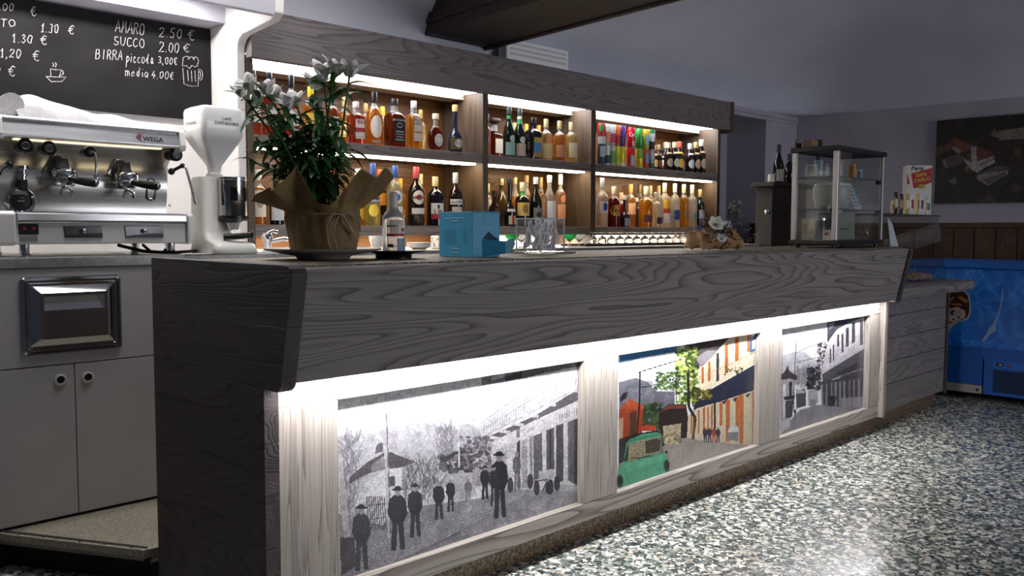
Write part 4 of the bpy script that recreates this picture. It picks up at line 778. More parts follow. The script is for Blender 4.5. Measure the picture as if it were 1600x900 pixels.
for l in ([(0, 0, 0), (-.03, .008, .0), (-.05, .01, -.035), (-.045, .008, -.08), (-.03, .008, -.115)], [(0, 0, 0), (-.02, .012, -.02), (-.03, .012, -.06), (-.012, .01, -.115)], [(0, 0, 0), (.03, .012, .005), (.06, .006, -.02), (.07, -.006, -.05), (.05, .0, -.06), (.02, .012, -.03), (0, .01, 0)], [(0, 0, 0), (.02, .012, -.03), (.05, .0, -.07), (.06, .0, -.08)]): tn.tube([K(*p) for p in l], .0022, 6)
tn.build('twine', mat('#b8a68c', .85), pl, smooth=60)
dpl = depth_of((*PC, 1.3))
Mleaf = noisy('#2a5a2c', '#44783a', 30., .42); Mstem = mat('#5a7d44', .6); Mpet = noisy('#eceae6', '#f8f7f3', 60., .6)
def leaf(mb, base, dir_, L, w, droop=.4, n=6):
    d = np.array(dir_, float); d /= np.linalg.norm(d); s_ = np.cross(d, [0, 0, 1.]); s_ = s_/(np.linalg.norm(s_)+1e-6); vsl = []
    for i in range(n+1):
        t = i/n; c = np.array(base)+d*L*t+np.array([0, 0, -droop*L*t*t]); ww = w*math.sin(PI*min(.06+t*.94, 1))**.8*(1-.25*t); nz = np.cross(s_, d)
        vsl += [c-s_*ww-nz*ww*-.25, c, c+s_*ww-nz*ww*-.25]
    mb.add(vsl, [(i*3+k, i*3+k+1, i*3+k+4, i*3+k+3) for i in range(n) for k in (0, 1)])
random.seed(5)
heads = [(520, 118, 0), (505, 122, .02), (546, 120, -.01), (492, 140, .03), (395, 140, 0), (380, 150, .03), (417, 148, -.03), (437, 158, .02), (463, 165, .0), (450, 172, -.03), (497, 172, .04), (408, 162, .05)]
stems = MB(); fol = MB(); hp = []
for (u, v, dd) in heads:
    tip = at_depth(u, v, dpl+dd); hp.append(tip)
def stem(tip, n=7, sideL=(.07, .12)):
    a = random.uniform(0, 2*PI); base = np.array([PC[0]+.04*math.cos(a), PC[1]+.04*math.sin(a), z0p+.11]); mid = (base+tip)/2+np.array([0, 0, .02])+(tip-base)*np.array([-.12, -.12, 0])
    pts_ = [(1-t)**2*base+2*t*(1-t)*mid+t*t*tip for t in [i/8 for i in range(9)]]; stems.tube(pts_, .0034, 6)
    for k in range(n*3):
        t = random.uniform(.25, .97); p = (1-t)**2*base+2*t*(1-t)*mid+t*t*tip; az = random.uniform(0, 2*PI)
        leaf(fol, p, (math.cos(az), math.sin(az), random.uniform(-.1, .9)), random.uniform(*sideL), random.uniform(.010, .017), random.uniform(.2, .9))
for i, tip in enumerate(hp):
    stem(tip, 5 if i > 3 else 6)
for (u, v) in ((400, 215), (430, 200), (470, 210), (505, 215), (530, 205), (390, 250), (455, 240), (535, 240), (420, 190), (485, 195), (515, 180), (440, 262), (510, 262)): stem(at_depth(u, v, dpl+random.uniform(-.08, .08)), 7, (.06, .11))
stems.build('stem', Mstem, pl, smooth=60); fol.build('foliage', Mleaf, pl, smooth=60)
def flower(tip, axis, s=1.):
    f_ = MB(); ax = np.array(axis, float); ax /= np.linalg.norm(ax); X = np.cross(ax, [0, 0, 1.]); X /= np.linalg.norm(X)+1e-9; Y = np.cross(ax, X)
    for k in range(6):
        a = k*PI/3+random.uniform(-.15, .15); rd = X*math.cos(a)+Y*math.sin(a); td = -X*math.sin(a)+Y*math.cos(a); L = .052*s*(1 if k % 2 else .88); w = .0185*s*(1 if k % 2 else .72); op = random.uniform(.55, .95)
        vsl = []
        for i in range(7):
            t = i/6; c = tip+ax*L*t*(1-.3*t*op)+rd*(.004+L*op*t*t*.85); ww = w*math.sin(PI*min(.12+.86*t, 1))**.7
            vsl += [c-td*ww+rd*ww*.25, c, c+td*ww+rd*ww*.25]
        f_.add(vsl, [(i*3+q_, i*3+q_+1, i*3+q_+4, i*3+q_+3) for i in range(6) for q_ in (0, 1)], 0)
    f_.tube([tip-ax*.012, tip+ax*.008], [.003, .006], 8, mi=1)
    for k in range(3): f_.tube([tip+ax*.005, tip+ax*.03+X*random.uniform(-.006, .006)+Y*random.uniform(-.006, .006)], .0008, 4, mi=2)
    o = f_.build('flower', [Mpet, mat('#8a9a5c', .6), mat('#b9a25a', .6)], pl, smooth=60); md = o.modifiers.new('solid', 'SOLIDIFY'); md.thickness = .0006; return o
for i, tip in enumerate(hp):
    sd = (hp[i]-np.array([*PC, 1.35])); ax = sd/np.linalg.norm(sd)*.9+np.array([-.35, -.55, .1])*random.uniform(.2, .8)+np.array([random.uniform(-.4, .4), random.uniform(-.4, .4), 0.1])
    flower(tip, ax, 1.28 if i < 4 else 1.1)
for uv in ((403, 163), (420, 170), (447, 170)): 
    bd = MB(); tip = at_depth(*uv, dpl-.04); bd.lathe([(.002, -.012), (.006, -.006), (.0085, .006), (.006, .02), (.001, .028)], tip, 10, ax=(random.uniform(-.5, .5), -.4, .8)); bd.build('flower_bud', noisy('#a9b583', '#d5d8c0', 40., .6), pl, smooth=60)

# water bottle on a dark dish
BC = (1.70, 2.25)
o = MB().lathe([(.058, 0), (.058, .012), (.062, .016), (.100, .022), (.104, .026), (.06, .021), (.0, .0205)], (*BC, ZG), 36).build('dish', mat('#1b1b1e', .3), smooth=45, loc=(*BC, ZG)); tag(o, 'small black footed dish under the clear spray bottle on the bar', 'dish')
db = depth_of((*BC, 1.2)); kk = db/F
wb = thing('clear_bottle', 'clear bottle with a small red printed band standing on the black dish', 'bottle', (*BC, ZG+.0212))
zB = ZG+.0212; zz = lambda v: float(at_depth(622, v, db)[2])
MB().lathe([(.030, zB), (.0355, zB+.003), (.0365, zB+.01), (.0365, zz(345)), (.034, zz(338)), (.026, zz(332)), (.017, zz(327)), (.0145, zz(322)), (.0145, zz(318))], (*BC, 0), 32, mi_fn=lambda j: 0).build('body', mat('#f4f7f8', .08, trans=.72, ior=1.2), wb, smooth=40)
MB().lathe([(.0148, zz(324)), (.0150, zz(312)), (.0130, zz(302)), (.009, zz(299.5)), (.001, zz(299))], (*BC, 0), 24).build('cap', mat('#e9ebec', .25, trans=.5), wb, smooth=40)
def patch(mb, c, r, a, half, z0, z1, mi=0, n=8):
    mb.grid(lambda u, v: (c[0]+r*math.cos(a+(u-.5)*2*half), c[1]+r*math.sin(a+(u-.5)*2*half), z0+(z1-z0)*v), n, 1, mi)
lb = MB(); vaz = math.atan2(-BC[1], -BC[0])
for (u0, u1, v0, v1, mi) in ((612, 627, 352, 354.2, 1), (612, 641, 365, 369, 2), (614, 640, 384, 385, 0), (613.5, 622, 381, 386, 3), (634, 639, 356, 361, 0), (628, 641, 372, 398, 4)):
    r = .0369; f1 = lambda u: math.asin(max(-1, min(1, (u-622.5)*kk/r)))
    lb.grid(lambda u, v, u0=u0, u1=u1, v0=v0, v1=v1: (BC[0]+r*math.cos(vaz+f1(u0+(u1-u0)*u)), BC[1]+r*math.sin(vaz+f1(u0+(u1-u0)*u)), zz(v1+(v0-v1)*v)), 8, 1, mi)
lb.build('print', [mat('#5a5c60', .5), mat('#2f7a4e', .5), mat('#b23440', .5), mat('#26262a', .5), mat('#8fa9c4', .5)], wb)

# blue dispenser box
C0 = np.array([1.95, 2.15]); bw, bl, bh = .125, .172, .150
bb = thing('cardboard_box', 'turquoise blue cardboard dispenser box with a torn flap on the bar', 'box', (C0[0]+bw/2, C0[1]+bl/2, ZG))
Mbl = noisy('#379cc6', '#3ca2cb', 6., .45); 
MB().box(C0[0], C0[0]+bw, C0[1], C0[1]+bl, ZG, ZG+bh).build('carton', Mbl, bb, bevel=.0015)
o = MB().box(C0[0]-.0008, C0[0]+bw+.0008, C0[1]-.0008, C0[1]+bl+.0008, ZG+bh+.0002, ZG+bh+.003).build('lid', mat('#4cabd2', .45), bb, bevel=.001)
fl = MB(); yy = C0[1]-.0012; xq = lambda t: C0[0]+bw*t
fl.add([(xq(.36), yy, ZG+.062), (xq(.58), yy, ZG+.086), (xq(.92), yy, ZG+.060), (xq(.80), yy, ZG+.054)], [(0, 1, 2, 3)], 1)
fl.prism([(xq(.34), yy, ZG+.060), (xq(.82), yy-.050, ZG+.054), (xq(.80), yy-.052, ZG+.012), (xq(.36), yy, ZG+.002)], (.002, .003, 0), 0)
fl.prism([(xq(.82), yy-.050, ZG+.054), (xq(1.15), yy-.046, ZG+.066), (xq(1.28), yy-.04, ZG+.044), (xq(1.0), yy-.05, ZG+.014), (xq(.80), yy-.052, ZG+.012)], (.001, .003, 0), 2)
fl.build('flap', [Mbl, mat('#143a52', .7), mat('#5d93ad', .55)], bb)
pt = MB(); xx = C0[0]-.001
for z, w_, y0 in ((.131, .10, .04), (.122, .045, .066), (.028, .042, .065), (.016, .036, .068)): pt.box(xx-.0005, xx, C0[1]+y0, C0[1]+y0+w_, ZG+z-.0016, ZG+z+.0016)
for k in range(6):
    pt.box(xx-.0005, xx, C0[1]+.085, C0[1]+.15, ZG+.05+k*.008, ZG+.052+k*.008, 1)
    pt.box(xx-.0005, xx, C0[1]+.03, C0[1]+.05, ZG+.05+k*.008, ZG+.052+k*.008, 1)
pt.build('print', [mat('#9fc6d6', .5), mat('#5aa2bf', .5)], bb); pt = MB()
pt.box(xq(.42), xq(.66), C0[1]-.001, C0[1]-.0005, ZG+.118, ZG+.146, 1).box(xq(.35), xq(.7), C0[1]-.001, C0[1]-.0005, ZG+.097, ZG+.099)
pt.build('print', [mat('#9fc6d6', .5), mat('#5aa2bf', .5)], bb)

# acrylic holder with sugar sachets
AC_ = np.array([2.50, 2.36]); ah = .135
hb = thing('acrylic_holder', 'clear acrylic box full of sugar sachets between the blue box and the bottles', 'sachet holder', (*AC_, ZG))
b = MB(); e_ = .0028; hw = .066; rot = .0
for (x0_, x1_, y0_, y1_, z0_, z1_) in ((-hw, hw, -hw, -hw+e_, .012, ah), (-hw, hw, hw-e_, hw, .012, ah), (-hw, -hw+e_, -hw+e_, hw-e_, .012, ah), (hw-e_, hw, -hw+e_, hw-e_, .012, ah)): b.box(AC_[0]+x0_, AC_[0]+x1_, AC_[1]+y0_, AC_[1]+y1_, ZG+z0_, ZG+z1_)
b.build('pane', pane_mat('#fafafa', 2.2), hb)
MB().prism([(AC_[0]-.10, AC_[1]-.10, ZG), (AC_[0]+.10, AC_[1]-.10, ZG), (AC_[0]+.10, AC_[1]+.10, ZG), (AC_[0]-.10, AC_[1]+.10, ZG)], (0, 0, .008)).build('tray', mat('#d9dcdd', .08, trans=.85), hb, bevel=.003)
eg = mat('#d3d7d8', .1, trans=.4)
for sx in (-1, 1):
    for sy in (-1, 1): MB().box(AC_[0]+sx*hw-.0022, AC_[0]+sx*hw+.0022, AC_[1]+sy*hw-.0022, AC_[1]+sy*hw+.0022, ZG+.008, ZG+ah+.001).build('edge', eg, hb)
    MB().box(AC_[0]-hw, AC_[0]+hw, AC_[1]+sx*hw-.002, AC_[1]+sx*hw+.002, ZG+ah-.001, ZG+ah+.003).build('edge', eg, hb); MB().box(AC_[0]+sx*hw-.002, AC_[0]+sx*hw+.002, AC_[1]-hw, AC_[1]+hw, ZG+ah-.001, ZG+ah+.003).build('edge', eg, hb)
random.seed(21); Msa = [mat('#f0eff2', .7), mat('#6d6d78', .7)]
for k in range(33):
    lay = k//11; j = k % 11; L, w_ = .029, .0145
    cx = AC_[0]+(-.026 if j % 2 else .026)+random.uniform(-.008, .008); cy = AC_[1]-.050+.042*lay+.004*(j % 3)-.0*j; z = ZG+.030+.0125*(j//1)*.62+random.uniform(0, .004)
    tl = random.choice((-1.2, -.8, -.5, .5, .9, 1.3, 1.6))+random.uniform(-.2, .2); cs, sn = math.cos(tl), math.sin(tl); lean = random.uniform(-.3, .3)
    def sp(a, c_, d): hx, hz = a*cs-c_*sn, a*sn+c_*cs; return (min(max(cx+hx, AC_[0]-.060), AC_[0]+.060), cy+d+hx*.10+hz*lean*.25, max(z+hz, ZG+.012))
    m_ = MB(); m_.grid(lambda u, v: sp((u-.5)*2*L, (v-.5)*2*w_, -.0024*math.sin(PI*u)*math.sin(PI*v)), 6, 4, 0); m_.grid(lambda u, v: sp((u-.5)*2*L, (v-.5)*2*w_, .0024*math.sin(PI*u)*math.sin(PI*v)), 6, 4, 0)
    for q_ in range(2): m_.grid(lambda u, v, q_=q_: sp((u-.5)*1.3*L, (.30-.42*q_+.18*(v-.5))*w_*2*.6, -.0030), 3, 1, 1)
    o = m_.build('sugar_sachet', Msa, loc=(cx, cy, z)); tag(o, 'white sugar sachet standing in the clear acrylic box', 'sachet', 'sugar sachets in the acrylic box')

# ================================================================== bottles, cans and glasses
def glassmat(h, trans=1.): return mat(h, .03, trans=.88*trans, ior=1.36)
M_clear = mat('#f6f8f6', .04, trans=.80, ior=1.3)
PLACED = []
def fit(x, y, r, z):
    for _ in range(60):
        hit = [p for p in PLACED if abs(p[3]-z) < .05 and math.hypot(p[0]-x, p[1]-y) < p[2]+r+.002]
        if not hit: break
        y += .006
        if y+r > CY1-.015:
            r *= .94; y = CY0+.07+r*.3
    PLACED.append((x, y, r, z)); return y, r
ROWS = {'f': 0.075, 'm': .15, 'b': .255}
def bottle(z, u, vtop, hw, row, kind, liq, cap, labels, text, label, group=None, hc=.86, face=-96, name='bottle'):
    y = CY0+ROWS[row]; x = float(on(1, y, u, 300)[0]); R = hw*depth_of((x, y, z))/F
    y, R = fit(x, y, R, z); x = float(on(1, y, u, 300)[0])
    for a_, c_ in DV:
        if c_ <= x+.02 and x-R < c_+.003: x = c_+R+.003
        elif c_ > x and x+R > a_-.003 and x < c_: x = a_-R-.003 if x < (a_+c_)/2 else c_+R+.003
    H = float(on(1, y, u, vtop)[2])-z
    PLACED[-1] = (x, y, R, z)
    t = thing(name, label, 'bottle', (x, y, z), group)
    rn = max(.30*R, .0125); sec, sy = 2., 1.
    if kind == 'spirit': pr = [(.9, 0), (1, .015), (1, .58), (.97, .62), (.80, .665), (.5, .70), (None, .74)]
    elif kind == 'bord': pr = [(.92, 0), (1, .015), (1, .60), (.95, .65), (.72, .70), (.46, .735), (None, .78)]
    elif kind == 'burg': pr = [(.92, 0), (1, .015), (1, .44), (.95, .51), (.72, .61), (.48, .69), (None, .76)]
    elif kind == 'dome': pr = [(.92, 0), (1, .015), (1, .52), (.96, .59), (.82, .655), (.58, .70), (.42, .73), (None, .77)]
    elif kind == 'sq': pr = [(.95, 0), (1, .012), (1, .62), (.93, .66), (.62, .715), (.42, .73), (None, .76)]; sec = 6.; R *= .86
    elif kind == 'flask': pr = [(.62, 0), (.70, .012), (.92, .12), (1, .28), (.97, .42), (.82, .54), (.5, .63), (.36, .67), (None, .70)]; sy = .62; rn = .30*R
    elif kind == 'long': pr = [(.92, 0), (1, .015), (1, .30), (.93, .36), (.70, .42), (.42, .47), (.34, .52), (None, .56)]; rn = .33*R
    elif kind == 'beer': pr = [(.9, 0), (1, .015), (1, .50), (.93, .58), (.66, .68), (.48, .76), (None, .80)]; rn = .42*R
    elif kind == 'flatcap': pr = [(.95, 0), (1, .012), (1, .58), (.9, .63), (.5, .69), (.3, .72), (None, .75)]; sec = 6.; R *= .86
    pr = [(rn if r is None else r*R, zz_*H) for r, zz_ in pr]; top = hc*H if hc > pr[-1][1]/H else pr[-1][1]; pr.append((rn, top+.002))
    sh = 4 if kind != 'flask' else 6
    dark = liq[0] == 'k'
    if dark: ms = [mat(liq[1:], .07, coat=.3)]; fn = lambda j: 0
    elif liq == 'c': ms = [M_clear]; fn = lambda j: 0
    else:
        fill = sh if kind in ('sq', 'flatcap', 'flask') else len(pr)-4
        ms = [glassmat(liq), M_clear]; fn = lambda j: 0 if j < fill else 1
    fa = math.radians(face+random.uniform(-7, 7)) if sec == 2. and sy == 1. else math.radians(-90)
    rot = 0. if sec > 2 else fa+PI/2
    MB().lathe([(r, zz_) for r, zz_ in pr], (x, y, z), 28, sec, sy, mi_fn=fn, rot=rot).build('body', ms, t, smooth=38)
    cr = rn*1.16+.001
    if kind == 'flatcap': cp = [(rn*1.1, top), (R*.55, top+.008), (R*.92, top+.02), (R*.95, H-.006), (R*.9, H)]
    else: cp = [(cr*.97, top), (cr, top+.003), (cr, H-.004), (cr*.93, H), (.0005, H+.0005)]
    MB().lathe(cp, (x, y, z), 18).build('cap', mat(cap, .35, metal=.35 if cap in ('#c4ad74', '#cdb988', '#a98f58', '#a9abb0') else 0.), t, smooth=40)
    def rad(a):
        b_ = a-rot; k = (abs(math.cos(b_))**sec+abs(math.sin(b_))**sec)**(-1/sec); return k*math.cos(b_), k*sy*math.sin(b_)
    def prR(zz_):
        for (r0, q0), (r1, q1) in zip(pr, pr[1:]):
            if q0 <= zz_ <= q1: return r0+(r1-r0)*(zz_-q0)/(q1-q0+1e-9)
        return pr[-1][0]
    def surf(a, zz_, e_=.0009):
        p, q_ = rad(a); r = prR(zz_)+e_; return (x+(p*math.cos(rot)-q_*math.sin(rot))*r, y+(p*math.sin(rot)+q_*math.cos(rot))*r, z+zz_)
    lb = MB(); cols = []
    for i, (shp, z0, z1, col, half) in enumerate(labels):
        cols.append(mat(col, .6)); e_ = .0009+.0003*i; half = math.radians(half)
        if shp == 'r' and z0 > .56: m_ = MB(); m_.grid(lambda uu, vv, H=H: surf(fa+(uu-.5)*2*half, (z0+(z1-z0)*vv)*H, e_), 24, 2); m_.build('neck_label', cols[-1], t, smooth=60)
        elif shp == 'r': lb.grid(lambda uu, vv: surf(fa+(uu-.5)*2*half, (z0+(z1-z0)*vv)*H, e_), 12, 4, i)
        else:
            zc, rz = (z0+z1)/2*H, (z1-z0)/2*H; n = 22
            V = [surf(fa, zc, e_)]; Fc = []
            for j in (.5, 1.): V += [surf(fa+half*j*math.cos(2*PI*k/n), zc+rz*j*math.sin(2*PI*k/n), e_) for k in range(n)]
            Fc = [(0, 1+k, 1+(k+1) % n) for k in range(n)]+[(1+k, 1+n+k, 1+n+(k+1) % n, 1+(k+1) % n) for k in range(n)]
            lb.add(V, Fc, i)
    if text:
        body, zf, wfrac, col = text; cols.append(mat(col, .6)); wd_ = wfrac*R*2; k_ = len(cols)-1
        lb.text(body, (0, 0, 0), (1, 0, 0), (0, 0, 1), wd_, mi=k_, wrap=lambda a, b_: surf(fa+a/max(prR(zf*H), .01) if sec == 2. else fa+math.atan2(a, prR(zf*H)), zf*H+b_, .0022))
    if lb.f: lb.build('label', cols, t, smooth=60)
    return t
r_ = lambda z0, z1, c, h=62: ('r', z0, z1, c, h)
o_ = lambda z0, z1, c, h=52: ('o', z0, z1, c, h)
GOLD, NAVY, WHITE, BLK, CORK, SILV = '#c4ad74', '#0d1019', '#e9e6e0', '#18181a', '#c8a877', '#a9abb0'
AMB, AMBD, PALE, RED, BRN = '#e8a24a', '#b5622a', '#f2dca0', '#d0402c', '#7a3a1e'
random.seed(3)
S = SH1+.0005
B_ = [
 (S, 393, 110, 11, 'f', 'spirit', '#d8643a', BLK, [r_(.2, .5, WHITE)], None, 'red liqueur bottle with black cap at the far left end of the top shelf'),
 (S, 423, 114, 11.5, 'f', 'spirit', RED, NAVY, [r_(.18, .48, '#d9d4cc')], None, 'red bitter bottle with navy cap above the left flower heads on the top shelf'),
 (S, 457, 118, 12, 'f', 'dome', RED, NAVY, [r_(.2, .46, '#e6ded2')], None, 'tall red bitter bottle with navy cap next to a yellow-capped bottle on the top shelf'),
 (S, 487, 136, 12, 'f', 'spirit', AMB, '#d9b52c', [r_(.2, .5, '#d8b84a')], None, 'amber bottle with bright yellow cap behind the flowers on the top shelf'),
 (S, 520, 143, 10, 'f', 'spirit', AMBD, '#4a3450', [r_(.22, .5, '#cfc4c8')], None, 'bottle with purple neck foil behind the tallest white flower on the top shelf'),
 (S, 539, 152, 10, 'b', 'bord', AMB, GOLD, [r_(.2, .5, '#e0c070')], None, 'gold-necked amber bottle in the back row of the top shelf, right of the tallest flower'),
 (S, 557, 159, 13.5, 'f', 'sq', '#c4522c', WHITE, [r_(.20, .58, '#e8dfd6', 36), r_(.28, .38, '#b03a44', 36), r_(.12, .2, '#d8cfc6', 36)], ('J BAR', .50, .9, '#a8303a'), 'square red-brown bottle with white cap and white and red label on the top shelf'),
 (S, 572, 162, 9, 'b', 'bord', AMB, '#a98f58', [], None, 'slim amber bottle with gold cap in the back row between white-capped and oval-labelled bottles'),
 (S, 585.5, 144.5, 13, 'f', 'dome', '#eaa03c', NAVY, [o_(.14, .56, '#e2dccf', 44), r_(.05, .10, '#7d8a96', 30)], None, 'golden whisky bottle with large oval cream label and dark cap on the top shelf'),
 (S, 598, 167, 10, 'b', 'bord', AMB, '#e2b92e', [], None, 'back-row amber bottle with yellow cap left of the black-labelled square bottle'),
 (S, 617, 155, 15.5, 'f', 'sq', '#8a3a1c', '#26262a', [r_(.10, .60, '#17171a', 38), o_(.40, .50, '#c9c6c0', 22), o_(.415, .485, '#17171a', 20), r_(.31, .33, '#b8b5b0', 28), r_(.26, .275, '#b8b5b0', 30), r_(.20, .22, '#a8a5a0', 26), r_(.14, .165, '#a8a5a0', 30)], ('JACK DANIEL\'S', .55, 1.0, '#d6d3cd'), 'square whiskey bottle with black label and white print on the top shelf'),
 (S, 647, 158, 12.5, 'f', 'sq', '#e8a33e', WHITE, [r_(.16, .66, '#d9cfc0', 34), r_(.50, .53, '#8a9aa0', 34), r_(.33, .36, '#b5764a', 34), o_(.54, .64, '#b9a890', 26)], None, 'square golden whisky bottle with white cap and tall cream label on the top shelf'),
 (S, 657, 172, 9, 'b', 'bord', PALE, '#a98f58', [], None, 'pale bottle hidden behind the cream-labelled square whisky bottle'),
 (S, 681, 178, 14.5, 'f', 'flask', '#8a3216', '#e3d6b8', [o_(.12, .46, '#e4ded4', 34), o_(.17, .41, '#c5bfb8', 27), o_(.21, .37, '#e4ded4', 22)], None, 'rounded dark amber flask with round white label on the top shelf'),
 (S, 711, 164, 11, 'f', 'long', 'k#1b1f33', '#c8ae70', [r_(.06, .30, '#5a4a24', 80), o_(.10, .28, '#c8c4bc', 38)], None, 'long-necked dark blue brandy bottle with gold stopper at the right end of the left bay'),
 (S, 760, 178, 7, 'm', 'spirit', '#e8b0a0', '#3a3240', [], None, 'pink bottle half hidden by the left divider of the middle bay top shelf'),
 (S, 772.5, 186, 13, 'f', 'flatcap', '#7a3018', '#3a3026', [r_(.14, .50, '#d3c8b2', 36)], None, 'square dark amaretto bottle with wide flat cap on the middle bay top shelf'),
 (S, 795, 168, 9.5, 'f', 'burg', 'k#0f1a14', '#2c3a36', [r_(.04, .30, '#8fb4ae', 70), o_(.30, .44, '#b7c9a8', 30), r_(.77, .84, '#2f8a4a', 180)], None, 'dark bitter bottle with teal label and green neck foil on the middle bay top shelf'),
 (S, 811.5, 171, 9.5, 'f', 'burg', 'k#10161a', '#2c3438', [r_(.04, .30, '#c9b3a0', 70), o_(.30, .44, '#b9c8b8', 30), r_(.70, .80, '#2f8a4a', 180), r_(.80, .86, '#e0dcd6', 180)], None, 'dark bitter bottle with beige label and green-white neck, middle bay top shelf'),
 (S, 803, 192, 8, 'b', 'bord', AMB, '#c8ae70', [], None, 'back-row bottle with gold cap between the two green-necked bitter bottles'),
 (S, 821.5, 194, 8, 'b', 'bord', AMB, '#d8a93c', [], None, 'back-row gold-capped bottle right of the beige-labelled bitter bottle'),
 (S, 841, 196, 8, 'b', 'bord', AMB, '#c98f3c', [], None, 'back-row gold-capped bottle behind the yellow and blue labelled bottle'),
 (S, 832.5, 184, 12.5, 'f', 'sq', 'k#141218', '#1d1d20', [r_(.05, .52, '#c9a852', 38), r_(.16, .40, '#5c8ec0', 38), r_(.05, .16, '#b8924a', 30)], None, 'square black bottle with yellow and blue label on the middle bay top shelf'),
 (S, 852.5, 186, 10, 'f', 'spirit', '#f0cf96', '#cdb988', [r_(.05, .40, '#dcc48a', 66)], None, 'pale grappa bottle with gold cap and cream-yellow label on the middle bay top shelf'),
 (S, 873.5, 189, 10, 'f', 'spirit', '#eba14c', GOLD, [r_(.10, .40, '#c98a68', 66)], None, 'amber grappa bottle with gold cap and pinkish label on the middle bay top shelf'),
 (S, 891.5, 191, 10, 'f', 'bord', '#f3d98c', '#cdb988', [r_(.12, .48, '#e2d8b2', 60)], None, 'slim pale yellow bottle at the right end of the middle bay top shelf'),
]
S = SH2+.0005
